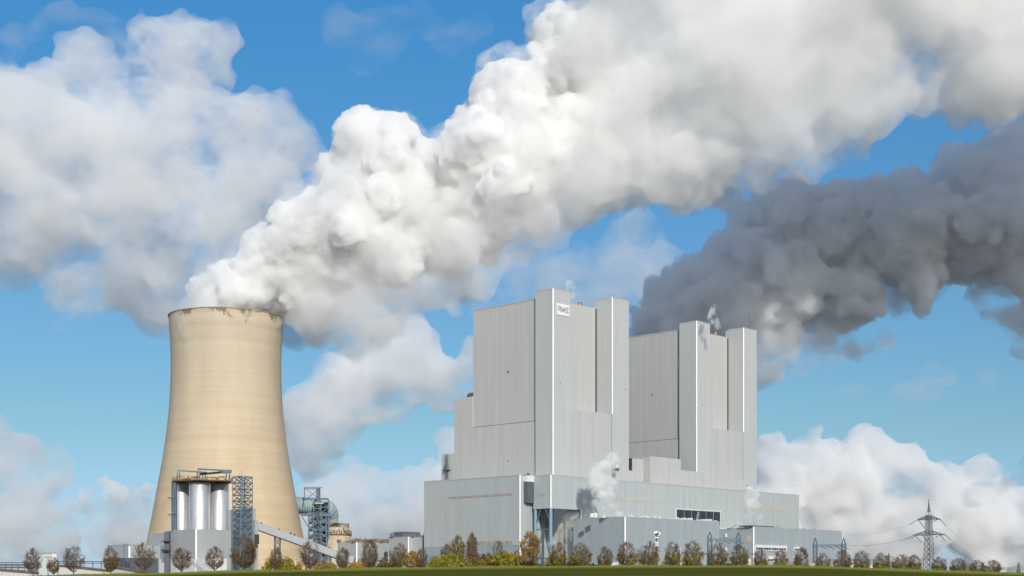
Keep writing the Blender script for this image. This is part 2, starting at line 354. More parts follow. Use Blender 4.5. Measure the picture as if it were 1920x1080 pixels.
# link building between the two boilers, on the plane of their right faces
def link():
    r = root('link_building', 'low stepped grey building joining the two boiler houses', 'building', 0, 90)
    segs = [(1152, 1187, 880, -1.4, 30), (1187, 1215, 858, 4, 30), (1215, 1273, 855.5, -1.6, 12), (1273, 1316, 881.5, -1.2, -.15), (1316, 1392, 894, -1.3, .4)]
    for (p0, p1, y, a0, a1) in segs:
        b0 = b_of(p0, 0); b1 = b_of(p1, 0)
        MB().prism(rect(a0, a1, b0 + .02, b1 - .02), GZ, zp(y, 0, b0)).build('wall_block', M['boiler'], r)
    b0 = b_of(1180.5, 2); b1 = b_of(1186.5, 2)
    MB().prism(rect(2.5, 3.9, b0, b1), 50, zp(859, 3, b0)).build('opening', M['dark'], r)
link()

# ------------------------------------------------------------------ halls in front
AH = -15.0
bH0 = b_of(1033, AH); bH1 = b_of(1498, AH); bU = b_of(1090, AH)
ZH = 61.8
def turbine_hall():
    r = root('turbine_hall', 'long pale blue grey hall running below the boiler houses', 'hall', AH, bH0)
    zu = zp(953, AH, bH0)
    aL = a_of(1000, bH0)
    MB().prism(rect(AH, aL, bH0, bU), zu, ZH).build('overhanging_bay', M['hall'], r)
    w = MB(); w.prism(rect(AH, -2.2, bU + .02, bH1), GZ, ZH); w.build('wall', M['hall'], r)
    MB().prism(rect(-2.1, aL + 4, bU + 2, bU + 30), GZ, zu).build('recess_wall', M['boiler'], r)
    MB().prism(rect(aL + .1, aL + 20, bH0 + 14, bU), GZ, zu - .2).build('recess_wall', M['boiler'], r)
    MB().prism(rect(AH + 16, AH + 18, bU - 12, bU + 2), GZ, zu - .2).build('recess_wall', M['boiler'], r)
    trim_mb(AH, bH0, zu, ZH + .3).build('corner_trim', M['white'], r); trim_mb(AH, bU, zp(974, AH, bU), zu).build('corner_trim', M['white'], r)
    p = MB(); p.prism(rect(AH - .15, AH + .4, bH0 + .5, bH1), ZH, ZH + .5); p.prism(rect(AH + .4, aL, bH0 - .15, bH0 + .4), ZH, ZH + .6); build_each(p, 'parapet', M['coping'], r)
    # blue legs with A braces
    g = MB()
    zf = GZ
    for a in (AH + .9, aL - .9): g.tube((*PL(a, bH0 + .9), zf), (*PL(a, bH0 + .9), zu), .95, 12)
    g.build('leg', M['bluesteel'], r)
    g = MB(); aa = AH + .9; ab = aL - .9; am = (aa + ab) / 2; bb = bH0 + .9
    zs = [zf, zp(1047, AH, bH0), zp(992, AH, bH0)]
    for z in zs[1:]: g.bar((*PL(aa, bb), z), (*PL(ab, bb), z), .6)
    g.bar((*PL(am, bb), zs[1]), (*PL(aa, bb), zs[0]), .55); g.bar((*PL(am, bb), zs[1]), (*PL(ab, bb), zs[0]), .55)
    g.bar((*PL(am, bb), zs[2]), (*PL(aa, bb), zs[1]), .55); g.bar((*PL(am, bb), zs[2]), (*PL(ab, bb), zs[1]), .55)
    g.bar((*PL(am + (aa - am) * .3, bb), zu), (*PL(aa, bb), zp(982, AH, bH0)), .55); g.bar((*PL(am + (ab - am) * .3, bb), zu), (*PL(ab, bb), zp(986, AH, bH0)), .55)
    g.build('brace', M['steel'], r)
    # dark hopper hanging under the bay
    def ring(s, z, da, db): return [(*PL(am + da * s * u, bH0 + 9 + db * s * v), z) for u, v in ((-1, -1), (1, -1), (1, 1), (-1, 1))]
    h = MB(); z0 = zp(1000, AH, bH0)
    vs = ring(1, zu - .1, 6.5, 6) + ring(.12, z0, 6.5, 6)
    h.add(vs, [(0, 1, 5, 4), (1, 2, 6, 5), (2, 3, 7, 6), (3, 0, 4, 7), (4, 5, 6, 7), (3, 2, 1, 0)]); h.build('hopper', M['dark_and_shade'], r)
    # louvre strips and the small grille
    s = MB(); b0 = b_of(1090, AH); b1 = b_of(1243, AH); s.prism(rect(AH - .14, AH - .01, b0, b1), zp(932.5, AH, b0), zp(929, AH, b0)); s.build('louvre_strip', M['tanlight'], r)
    s = MB(); b0 = b_of(1372, AH); b1 = b_of(1481, AH); s.prism(rect(AH - .14, AH - .01, b0, b1), zp(951.5, AH, b0), zp(948, AH, b0)); s.build('louvre_strip', M['tanlight'], r)
    s = MB(); a0 = a_of(1010, bH0); a1 = a_of(1022, bH0); s.prism(rect(a1, a0, bH0 - .12, bH0 - .01), zp(929, AH, bH0), zp(924.5, AH, bH0)); s.build('grille', M['grey'], r)
    # open equipment bay
    b0 = b_of(1268, AH); b1 = b_of(1350, AH); zt = zp(955.5, AH, b0); zb = zp(978, AH, b0)
    MB().prism(rect(AH - .1, AH - .02, b0, b1), zb - 2, zt).build('opening', M['dark'], r)
    f = MB()
    for k in range(1, 6):
        b = b0 + (b1 - b0) * k / 6; f.bar((*PL(AH - .3, b), zb - 2), (*PL(AH - .3, b), zt), .22)
    bq = b0 + (b1 - b0) * .42; f.bar((*PL(AH - .4, bq), zb - 1), (*PL(AH - .4, bq + 3), zt - .8), .9)
    f.bar((*PL(AH - .3, b0), zb + 1.5), (*PL(AH - .3, b1), zb + 1.2), .2)
    f.build('mullion', M['bluesteel'], r)
    MB().prism(rect(AH - .35, AH, b1, b1 + .5), zb - 2, zt + .3).prism(rect(AH - .35, AH, b0 - .5, b0), zb - 2, zt + .3).prism(rect(AH - .35, AH, b0 - .5, b1 + .5), zt + .3, zt + .8).build('opening_frame', M['panel'], r)
    return r
turbine_hall()

bLH = -27.0
def left_hall():
    aC = a_of(975, bLH); aE = a_of(795, bLH); z1 = zp(891.5, aC, bLH)
    r = root('coal_bunker_hall', 'wide pale grey windowless hall at the foot of the nearer boiler house', 'hall', aC, bLH)
    zp1 = zp(1022, aC, bLH); zp2 = zp(1045, aC, bLH)
    MB().prism(rect(aC, aE, bLH, bLH + 28), zp1, z1).build('wall', M['hall'], r)
    MB().prism(rect(aC + .15, aE - .15, bLH + .15, bLH + 28), GZ, zp1 - .02).build('plinth', M['plinth'], r)
    trim_mb(aC, bLH, GZ, z1 + .3).build('corner_trim', M['white'], r)
    MB().prism(rect(aC, aE, bLH - .15, bLH + .4), z1, z1 + .6).build('parapet', M['coping'], r)
    a0 = a_of(841, bLH); a1 = a_of(960.5, bLH)
    MB().prism(rect(a1, a0, bLH - .14, bLH - .01), zp(928.5, a1, bLH), zp(924.5, a1, bLH)).build('louvre_strip', M['tan'], r)
    MB().prism(rect(a1, a0, bLH - .14, bLH - .01), zp(1020, a1, bLH), zp(1013.5, a1, bLH)).build('louvre_strip', M['tan'], r)
    # conveyor link to the overhanging bay: shade painted dark, sunlit top painted white
    MB().prism(rect(AH + 13, aC - .1, bLH + 3, bLH + 20), zp(943, aC, bLH + 3), zp(903.5, aC, bLH + 3)).build('conveyor_link', M['dark_and_shade'], r)
    MB().prism(rect(AH + 13, aC - .1, bLH + 2.5, bLH + 20), zp(903.3, aC, bLH + 3), zp(892, aC, bLH + 3)).build('link_lit_top', M['panel'], r)
    f = MB(); zt = zp(892, aC, bLH)
    f.prism(rect(aC + 1, aC + 2.2, bLH + 8, bLH + 9), zt, zt + 2); f.prism(rect(aC + 4, aC + 5, bLH + 8, bLH + 9), zt, zt + 1.2); build_each(f, 'roof_vent', M['dark_and_shade'], r)
left_hall()

# front hall
bF = .8; aF0 = None
def front_halls():
    k = (1172 - 960) / F; p = C0 + eR * bF
    a = (k * p.y - p.x) / (eL.x - k * eL.y); z = zp(970, a, bF)
    r = root('front_hall', 'low blue grey hall in front with a white edged corner', 'hall', a, bF)
    be = b_of(1349, a)
    MB().prism(rect(a, AH - .05, bF, be), GZ, z).build('wall', M['front'], r)
    trim_mb(a, bF, GZ, z + .3, .8).build('corner_trim', M['white'], r)
    build_each(MB().prism(rect(a - .12, a + .4, bF + .5, be), z, z + .5).prism(rect(a + .4, AH - .3, bF - .12, bF + .4), z, z + .5), 'parapet', M['grey'], r)
    q = MB(); rg = random.Random(4)
    for i in range(26):
        b = bF + 2 + rg.random() * (be - bF - 4); h = rg.uniform(.5, 1.5); w = rg.uniform(.6, 2.6)
        q.prism(rect(a + 1, a + 3, b, b + w), z, z + h + .4)
    for b, h in ((b_of(1146, a), 2.2), (b_of(1153, a), 2.6), (b_of(1168, a), 1.6)):
        q.tube((*PL(a + 14, b), z), (*PL(a + 14, b), z + h), 1.2, 10)
    build_each(q, 'roof_plant', M['panel'], r)
    b1 = be
    # end block with window bands
    p = C0 + eR * b1
    k = (1413 - 960) / F; a2 = (k * p.y - p.x) / (eL.x - k * eL.y); z2 = zp(988.7, a2, b1); b3 = b_of(1578, a2)
    r = root('switchgear_building', 'low grey block with two bands of windows at the right end', 'building', a2, b1)
    MB().prism(rect(a2, a - .05, b1 + .03, b3), GZ, z2).build('wall', M['front'], r)
    MB().prism(rect(a + .1, AH - .1, b1 + .03, b3 - 20), GZ, z2 + 2.2).build('rear_wall', M['hall'], r)
    trim_mb(a2, b1, GZ, z2 + .3, .8).build('corner_trim', M['white'], r)
    MB().prism(rect(a2 - .12, a2 + .4, b1 + .5, b3), z2, z2 + .5).build('parapet', M['grey'], r)
    MB().prism(rect(a2 + .1, a2 + 9, b1 - 2, b1 + 22), z2 + .5, z2 + 1.2).build('roof_canopy', M['dark_and_shade'], r)
    q = MB()
    for i in range(24):
        b = b1 + 2 + rg.random() * (b3 - b1 - 5); h = rg.uniform(.4, 1.4); q.prism(rect(a2 + 10, a2 + 12, b, b + rg.uniform(.6, 3)), z2, z2 + h + .6)
    build_each(q, 'roof_plant', M['tanlight'], r)
    def window(p0, p1, y0, y1, n):
        bs, bt = b_of(p0, a2), b_of(p1, a2); zt = zp(y0, a2, bs); zb = zp(y1, a2, bs); h = zt - zb
        f = MB().prism(rect(a2 - .9, a2 - .02, bs, bt), zt - h * .48, zt).prism(rect(a2 - .5, a2 - .02, bs, bt), zb, zb + h * .12)
        for i in range(n + 1):
            b = bs + (bt - bs) * i / n; f.bar((*PL(a2 - .3, b), zb), (*PL(a2 - .3, b), zt - h * .4), .5 if i % 3 == 0 else .22)
        f = f.build('window', M['panel'], r)
        MB().prism(rect(a2 - .12, a2 - .02, bs + .1, bt - .1), zb + h * .1, zt - h * .45).build('pane', M['glass'], f)
    window(1416, 1473.5, 1021.5, 1032, 12); window(1488, 1500, 1025, 1033, 3)
    window(1438, 1458, 1043, 1054, 5); window(1488, 1505, 1043, 1052, 3)
    # pale hatch on the left face, small lamp boxes
    aa0 = a_of(1400, b1); aa1 = a_of(1408.5, b1)
    MB().prism(rect(aa1, aa0, b1 - .1, b1 + .02), zp(1015, a2, b1), zp(1004, a2, b1)).build('hatch', M['tanlight'], r)
    aa0 = a_of(1349.5, b1); aa1 = a_of(1362, b1)
    MB().prism(rect(aa1, aa0, b1 - .1, b1 + .02), zp(990, a2, b1), zp(988, a2, b1)).build('white_flashing', M['white'], r)
    q = MB()
    for px, py in ((1362, 1004), (1362, 1030)):
        aa = a_of(px, b1); z = zp(py, aa, b1); q.prism(rect(aa - .5, aa + .5, b1 - .6, b1), z - 1, z + 1)
    build_each(q, 'wall_lamp', M['white'], r)
    aa = a_of(1368, b1); MB().bar((*PL(aa, b1 - .5), zp(990, aa, b1)), (*PL(aa - 6, b1 - .5), zp(982, aa, b1)), 1.6, .5).build('roof_stair', M['white'], r)
    return a, a2, b1
AFR, AG, BG = front_halls()

# roof stacks
def vent(px, py0, py1, a, w, mat, base, label):
    b = b_of(px, a); x, y = PL(a, b); z0 = zat(py1, y); z1 = zat(py0, y); rr = pxm(w / 2, y)
    r = thing('roof_stack', label, 'stack', (x, y, z0), 'short steam stacks on the roofs')
    MB().tube((x, y, z0 + .8), (x, y, z1), rr, 16).build('pipe', mat, r)
    MB().tube((x, y, z0 - base), (x, y, z0 + .8), rr * 1.6, 16).build('base', M['dark_and_shade'], r)
    MB().tube((x, y, z1), (x, y, z1 + .5), rr * 1.08, 16).build('rim', M['rust'], r)
vent(1087, 569, 576, 16, 9, M['copper'], 3, 'copper coloured stack on the nearer boiler house roof')
vent(1341, 624, 630, 16, 8, M['copper'], 3, 'copper coloured stack on the farther boiler house roof')
vent(1157, 869.5, 880, -6, 5, M['panel'], 1, 'white stack at the foot of the nearer boiler house')
vent(1402.5, 911, 920, -6, 5, M['panel'], 0, 'white stack at the foot of the farther boiler house')
x, y = PL(6, b_of(1406, 6)); z = 174
tag(settle(MB().tube((x, y, z), (x, y, zat(584, y)), .28, 6, .1).build('antenna', M['cable'])), 'thin grey antenna rod on the farther stair tower roof', 'antenna')

# ------------------------------------------------------------------ cooling tower
TD = 905.0; TX = (424.5 - 960) / F * TD
def cooling_tower():
    prof_px = [(1085, 158), (1060, 153.5), (1030, 147.5), (998, 141.2), (960, 134), (925, 127.8), (890, 121.5), (860, 116.2), (830, 111.8), (800, 108), (770, 105), (740, 102.9), (715, 101.9), (690, 101.5), (665, 101.8), (640, 102.8), (615, 104.5), (597, 105.8), (588, 106.3)]
    ys = np.array([p[0] for p in prof_px]); rs = np.array([p[1] for p in prof_px])
    r = thing('cooling_tower', 'huge sandy concrete cooling tower with a stained rim', 'cooling tower', (TX, TD, GZ))
    yy = np.linspace(1085, 597.5, 90); pf = []
    for y in yy:
        rr = np.interp(-y, -ys, rs) / F * TD * 1.0; pf.append((rr, zat(y, TD)))
    ztop = pf[-1][1]; rt = pf[-1][0]
    inner = [(rt + .35, ztop), (rt + .35, ztop + .6), (rt - .9, ztop + .6), (rt - 1.0, ztop - 2), (rt - 2.2, ztop - 35), (rt - 2, ztop - 80)]
    o = MB().lathe(pf, (TX, TD), 160)
    m, t, b = newmat('tower_concrete'); N = t.nodes.new; L = t.links.new; b.inputs['Roughness'].default_value = .85
    tcx = N('ShaderNodeTexCoord'); sx = N('ShaderNodeSeparateXYZ'); L(tcx.outputs['Object'], sx.inputs[0])
    an = N('ShaderNodeMath'); an.operation = 'ARCTAN2'; L(sx.outputs[1], an.inputs[0]); L(sx.outputs[0], an.inputs[1])
    au = N('ShaderNodeMath'); au.operation = 'MULTIPLY'; au.inputs[1].default_value = 160 / (2 * math.pi); L(an.outputs[0], au.inputs[0])
    def grid(src, period, width):
        p = N('ShaderNodeMath'); p.operation = 'PINGPONG'; p.inputs[1].default_value = period / 2; L(src, p.inputs[0])
        q = N('ShaderNodeMath'); q.operation = 'LESS_THAN'; q.inputs[1].default_value = width; L(p.outputs[0], q.inputs[0]); return q.outputs[0]
    gv = grid(au.outputs[0], 1.0, .11); gh = grid(sx.outputs[2], 1.55, .17)
    gm = N('ShaderNodeMath'); gm.operation = 'MAXIMUM'; L(gv, gm.inputs[0]); L(gh, gm.inputs[1])
    # pour bands: noise that only changes with height
    cb = N('ShaderNodeCombineXYZ'); L(sx.outputs[2], cb.inputs[2]); nb = N('ShaderNodeTexNoise'); nb.inputs['Scale'].default_value = .16; nb.inputs['Detail'].default_value = 4; L(cb.outputs[0], nb.inputs['Vector'])
    rb = N('ShaderNodeMapRange'); rb.inputs[1].default_value = .3; rb.inputs[2].default_value = .7; rb.inputs[3].default_value = .9; rb.inputs[4].default_value = 1.1; L(nb.outputs[0], rb.inputs[0])
    nn = N('ShaderNodeTexNoise'); nn.inputs['Scale'].default_value = .05; nn.inputs['Detail'].default_value = 6; mpp = N('ShaderNodeMapping'); mpp.inputs['Scale'].default_value = (1.6, 1.6, .35); L(tcx.outputs['Object'], mpp.inputs[0]); L(mpp.outputs[0], nn.inputs['Vector'])
    rc = N('ShaderNodeValToRGB'); e = rc.color_ramp.elements; e[0].position = .3; e[1].position = .7; e[0].color = (.55, .455, .32, 1); e[1].color = (.615, .525, .39, 1); L(nn.outputs[0], rc.inputs[0])
    # warmer towards the foot, paler at the throat
    hz = N('ShaderNodeMapRange'); hz.inputs[1].default_value = 20; hz.inputs[2].default_value = 150; L(sx.outputs[2], hz.inputs[0])
    wc = N('ShaderNodeMixRGB'); wc.blend_type = 'MULTIPLY'; wc.inputs[0].default_value = 1; wm = N('ShaderNodeMixRGB'); wm.inputs[1].default_value = (1.06, .98, .86, 1); wm.inputs[2].default_value = (.97, .98, 1.02, 1); L(hz.outputs[0], wm.inputs[0]); L(rc.outputs[0], wc.inputs[1]); L(wm.outputs[0], wc.inputs[2])
    m1 = N('ShaderNodeMixRGB'); m1.blend_type = 'MULTIPLY'; m1.inputs[0].default_value = 1; L(wc.outputs[0], m1.inputs[1]); L(rb.outputs[0], m1.inputs[2])
    m2 = N('ShaderNodeMixRGB'); m2.blend_type = 'MULTIPLY'; m2.inputs[2].default_value = (.88, .875, .86, 1); L(gm.outputs[0], m2.inputs[0]); L(m1.outputs[0], m2.inputs[1])
    # dirt running down from the rim
    nd = N('ShaderNodeTexNoise'); nd.inputs['Scale'].default_value = .09; nd.inputs['Detail'].default_value = 7; nd.inputs['Roughness'].default_value = .68; md = N('ShaderNodeMapping'); md.inputs['Scale'].default_value = (1, 1, .45); md.inputs['Location'].default_value = (3, 7, 0); L(tcx.outputs['Object'], md.inputs[0]); L(md.outputs[0], nd.inputs['Vector'])
    hr = N('ShaderNodeMapRange'); hr.inputs[1].default_value = ztop - GZ - 15; hr.inputs[2].default_value = ztop - GZ; hr.inputs[3].default_value = -.22; hr.inputs[4].default_value = .065; L(sx.outputs[2], hr.inputs[0])
    ad = N('ShaderNodeMath'); ad.operation = 'ADD'; L(nd.outputs[0], ad.inputs[0]); L(hr.outputs[0], ad.inputs[1])
    th = N('ShaderNodeMapRange'); th.inputs[1].default_value = .53; th.inputs[2].default_value = .6; th.inputs[3].default_value = 0; th.inputs[4].default_value = .78; L(ad.outputs[0], th.inputs[0])
    m3 = N('ShaderNodeMixRGB'); m3.inputs[2].default_value = (.10, .085, .065, 1); L(th.outputs[0], m3.inputs[0]); L(m2.outputs[0], m3.inputs[1])
    L(m3.outputs[0], b.inputs['Base Color'])
    o.build('shell', m, r)
    MB().lathe(inner, (TX, TD), 160).build('rim', plain('rim_concrete', (.30, .25, .18), .9, var=.4, scale=.3), r)
    # diagonal supports at the foot
    q = MB(); n = 40; r0 = pf[0][0] + 2; r1 = pf[4][0] + .2
    for i in range(n):
        t0 = 2 * math.pi * i / n
        for d in (-1, 1):
            t1 = t0 + d * math.pi / n; q.bar((TX + r0 * math.cos(t0), TD + r0 * math.sin(t0), GZ - 1), (TX + r1 * math.cos(t1), TD + r1 * math.sin(t1), pf[4][1]), 1.1)
    q.build('foot_strut', M['beige'], r)
cooling_tower()

# ------------------------------------------------------------------ silo plant in front of the cooling tower
SD = 700.0
def lattice(mb, corners, z0, z1, n, w, cross=True, top=None):
    """four posts at corners (plan points), horizontal rings and diagonals"""
    top = top or corners
    def P(i, z): t = (z - z0) / (z1 - z0); return tuple(corners[i][k] * (1 - t) + top[i][k] * t for k in (0, 1)) + (z,)
    m = len(corners)
    for i in range(m): mb.bar(P(i, z0), P(i, z1), w * 1.3)
    for j in range(n):
        za = z0 + (z1 - z0) * j / n; zb = z0 + (z1 - z0) * (j + 1) / n
        for i in range(m):
            k = (i + 1) % m; mb.bar(P(i, zb), P(k, zb), w)
            if cross: mb.bar(P(i, za), P(k, zb), w * .7); mb.bar(P(k, za), P(i, zb), w * .7)
            elif (i + j) % 2: mb.bar(P(i, za), P(k, zb), w * .8)
            else: mb.bar(P(k, za), P(i, zb), w * .8)
    return mb
def local(px, D):
    return Vector(((px - 960) / F * D, D))
def along(P, e, px):
    k = (px - 960) / F; return (k * P.y - P.x) / (e.x - k * e.y)
def wedge(px, D, pl, pr, depth=None):
    """front corner at px, left face to pl, right face to pr; returns the plan rectangle"""
    C = local(px, D); s = along(C, eL, pl); t = along(C, eR, pr)
    return C, s, t, [tuple(C), tuple(C + eL * s), tuple(C + eL * s + eR * t), tuple(C + eR * t)]
def ctrim(C, z0, z1, w=.5):
    n = (eL + eR).normalized() * (w * .35); t = (eL - eR).normalized() * (w * .5)
    return MB().prism([tuple(p) for p in (C - n - t, C - n + t, C + n * 1.2 + t, C + n * 1.2 - t)], z0, z1)
def silo_plant():
    C, s, t, rc = wedge(368, SD - 12, 313, 436); z1 = zat(992, C.y)
    r = thing('silo_base_building', 'windowless grey block carrying the three silver silos', 'building', (C.x, C.y, GZ))
    MB().prism(rc, GZ, z1).build('wall', M['grey'], r)
    ctrim(C, GZ, z1 + .1, .9).build('corner_trim', M['white'], r)
    # low white annex with a sloping stair rail
    c2, s2, t2, rc2 = wedge(398, SD - 22, 293.5, 425)
    MB().prism(rc2, GZ, zat(1047, c2.y)).build('annex', M['panel'], r)
    st = MB(); p = local(358, SD - 40); q = local(382, SD - 44)
    for dz in (0, 1.2): st.bar((p.x, p.y, zat(1055, p.y) + dz), (q.x, q.y, zat(1075, q.y) + dz), .22)
    st.build('stair_rail', M['steel'], r)
    # three silos
    names = ['left silver silo of three beside the ladder column', 'middle silver silo of three, the widest in view', 'right silver silo of three nearest the lattice stair tower']
    for (p0, p1, dD), lb in zip(((325.5, 355.5, 13), (355.5, 393.5, 4), (393.5, 429, 13)), names):
        D = SD + dD; c = local((p0 + p1) / 2, D); rr = pxm((p1 - p0) / 2 - .8, D); zt = zat(905, SD); zb = zat(1000, SD)
        g = thing('storage_silo', lb, 'silo', (c.x, c.y, z1), 'silver silos on the grey block')
        MB().lathe([(rr, zb - 2), (rr, zt), (rr * .9, zt + .4), (.05, zt + 1)], c, 48).build('shell', M['silo'], g)
        a = MB()
        for i in range(9): z = z1 + (zt - z1) * (i + .5) / 9; a.lathe([(rr + .01, z - .05), (rr + .05, z), (rr + .01, z + .05)], c, 48)
        a.build('seam', M['silo'], g)
    # roof platform with gear and gantry
    zt = zat(905.5, SD) + 1.1
    P = [local(323, SD - 0), local(373, SD - 5), local(436, SD + 2), local(430, SD + 24), local(335, SD + 24)]
    g = thing('silo_roof_platform', 'rusty platform with railings and pipework on top of the silos', 'platform', (local(376, SD).x, SD, zt))
    MB().prism([tuple(p) for p in P], zt, zt + .5).build('deck', M['rust'], g)
    rl = MB()
    for i in range(len(P)):
        p, q = P[i], P[(i + 1) % len(P)]; n = max(2, int((q - p).length / 2))
        for h in (1.1, 2.0): rl.bar((*p, zt + h), (*q, zt + h), .09)
        for k in range(n + 1): x = p.lerp(q, k / n); rl.bar((*x, zt + .5), (*x, zt + 2), .09)
    rl.build('railing', M['rust'], g)
    rg = random.Random(8); eq = MB()
    for i in range(40):
        px = rg.uniform(332, 425); D = SD + rg.uniform(2, 20); c = local(px, D); h = rg.uniform(.6, 3.4); w = rg.uniform(.2, 1.3)
        if rg.random() < .5: eq.bar((c.x, c.y, zt + .5), (c.x, c.y, zt + .5 + h), w * .5)
        else: eq.bar((c.x, c.y, zt + h * .7 + .4), (c.x + rg.uniform(-6, 6), c.y, zt + h * .7 + .4), .35)
    eq.build('pipework', M['rust'], g)
    k = MB()
    def fr(px, D, y): c = local(px, D); return (c.x, c.y, zat(y, D))
    for px, D, yt in ((333, SD + 1, 883), (337, SD + 9, 884), (371, SD - 3, 880), (375, SD + 8, 882), (386, SD + 3, 886), (425, SD + 3, 882), (431, SD + 12, 884)):
        k.bar(fr(px, D, 905), fr(px, D, yt), .3); k.bar(fr(px - 3, D + 2, 905), fr(px, D, yt), .2)
        for j in range(4): k.bar(fr(px - 2.5, D, 903 - j * 5), fr(px, D, 900 - j * 5), .14)
    k.bar(fr(333, SD + 1, 882), fr(388, SD + 3, 886), .75); k.bar(fr(371, SD - 3, 879.5), fr(432, SD + 6, 882.5), .75); k.bar(fr(375, SD + 4, 889), fr(433, SD + 6, 884), 1.0, 1.1)
    k.bar(fr(416, SD + 2, 885), fr(434, SD + 2, 884), 1.3, 1.6); k.bar(fr(426, SD + 4, 906), fr(441, SD + 4, 906), .6)
    k.build('gantry_beam', M['steel'], g)
    # ladder column at the left of the silos
    p = local(326.5, SD + 3); w = 1.0
    sq = [(p.x - w, p.y - w), (p.x + w, p.y - w), (p.x + w, p.y + w), (p.x - w, p.y + w)]
    o = lattice(MB(), sq, z1 - 1, zt, 16, .28)
    for y in (933, 964): zz = zat(y, SD); o.prism([(p.x - 3, p.y - 2), (p.x + 1, p.y - 2), (p.x + 1, p.y + 1), (p.x - 3, p.y + 1)], zz, zz + .3); o.bar((p.x - 2.8, p.y, zz), (p.x, p.y, zz - 3), .2)
    tag(settle(o.build('ladder_column', M['steel'])), 'dark caged ladder column against the left silo', 'ladder')
    # lattice stair tower
    C, s, t, rc = wedge(451, SD - 16, 436.5, 473); zt2 = zat(893, C.y)
    r = thing('stair_tower', 'open blue grey lattice stair tower right of the silos', 'stair tower', (C.x, C.y, GZ))
    lattice(MB(), rc, GZ, zt2, 17, .34).build('frame', M['steel'], r)
    st = MB(); fl = MB(); m0 = C + eL * s * .5; 
    a0 = C + eR * t * .15 + eL * s * .5; a1 = C + eR * t * .85 + eL * s * .5
    for j in range(17):
        za = GZ + (zt2 - GZ) * j / 17; zb = GZ + (zt2 - GZ) * (j + 1) / 17
        u, v = (a0, a1) if j % 2 else (a1, a0); st.bar((*u, za), (*v, zb), 1.1, .3); st.bar((*u, za + 1.1), (*v, zb + 1.1), .12)
        fl.prism([tuple(C + eL * s * p + eR * t * q) for p, q in ((.1, .02), (.9, .02), (.9, .2), (.1, .2))], zb - .1, zb + .12)
    st.build('stair_flight', M['bluesteel'], r); fl.build('landing', M['steel'], r)
    MB().bar((*(m0 + eR * t * .4), zt2), (*(m0 + eR * t * .4), zat(884, SD)), .15).build('lightning_rod', M['cable'], r)
    # conveyor head building behind the stair tower
    c3, s3, t3, rc3 = wedge(474, SD - 4, 428, 480); 
    h = thing('conveyor_head_house', 'narrow grey tower house behind the lattice stair tower', 'building', (c3.x, c3.y, GZ))
    MB().prism(rc3, GZ, zat(953, c3.y)).build('wall', M['grey'], h)
    c4, s4, t4, rc4 = wedge(478, SD - 6, 474.5, 484); MB().prism(rc4, GZ, zat(975, c4.y)).build('side_bay', M['grey'], h)
    d = local(481.5, SD - 9); MB().prism([(d.x - 1.1, d.y - .3), (d.x + 1.1, d.y - .3), (d.x + 1.1, d.y + .4), (d.x - 1.1, d.y + .4)], zat(1021, SD), zat(1003, SD)).build('louvre', M['dark'], h)
    # sloping conveyor gallery
    def cp(px, y, D): return Vector(at(px, y, D))
    A = cp(478, 984, SD - 2); B = cp(664, 1051, SD - 2); up = Vector((0, 0, 1))
    g = thing('conveyor_gallery', 'long pale grey covered conveyor sloping down from the silos', 'conveyor', (A.x, A.y, GZ))
    hh = pxm(13, SD) / 2
    MB().bar(A, B, 4.5, hh * 2).build('casing', M['grey'], g)
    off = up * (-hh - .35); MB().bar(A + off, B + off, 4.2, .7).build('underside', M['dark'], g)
    rr = MB()
    for px, y in ((490, 984), (523, 996), (545, 1003), (552, 1006)):
        p = cp(px, y - 1.5, SD - 3); rr.bar(p, p + up * .8, .9)
    build_each(rr, 'roof_lamp', M['dark'], g)
    for px, yt in ((520, 1008), (615, 1043)):
        c = local(px, SD - 2); w = 1.3; sq = [(c.x - w, c.y - w), (c.x + w, c.y - w), (c.x + w, c.y + w), (c.x - w, c.y + w)]
        lattice(MB(), sq, GZ, zat(yt, SD), 5, .3).build('support_trestle', M['steel'], g)
    # grey stair-stepped blocks left of the silo block
    c5, s5, t5, rc5 = wedge(312, SD + 8, 279, 330)
    g = thing('pump_house', 'plain grey block left of the silo base', 'building', (c5.x, c5.y, GZ)); 
    MB().prism(rc5, zat(1022.5, c5.y), zat(999, c5.y)).build('upper_storey', M['grey'], g)
    MB().prism([tuple(Vector(p) + Vector((-.8, -.8))) for p in rc5], GZ, zat(1022.5, c5.y) - .02).build('wall', M['plinth'], g)
    dd = local(312.5, SD - 2); MB().prism([(dd.x - 1.3, dd.y), (dd.x + 1.2, dd.y), (dd.x + 1.2, dd.y + 3), (dd.x - 1.3, dd.y + 3)], GZ, zat(997, SD)).build('pipe_shaft', M['dark_and_shade'], g)
    for y in (1016, 1034): MB().prism([(dd.x - 2.2, dd.y - 2), (dd.x + 2.2, dd.y - 2), (dd.x + 2.2, dd.y), (dd.x - 2.2, dd.y)], zat(y, SD), zat(y, SD) + 1.0 if y == 1034 else zat(y, SD) + .5).build('landing', M['dark'], g)
silo_plant()

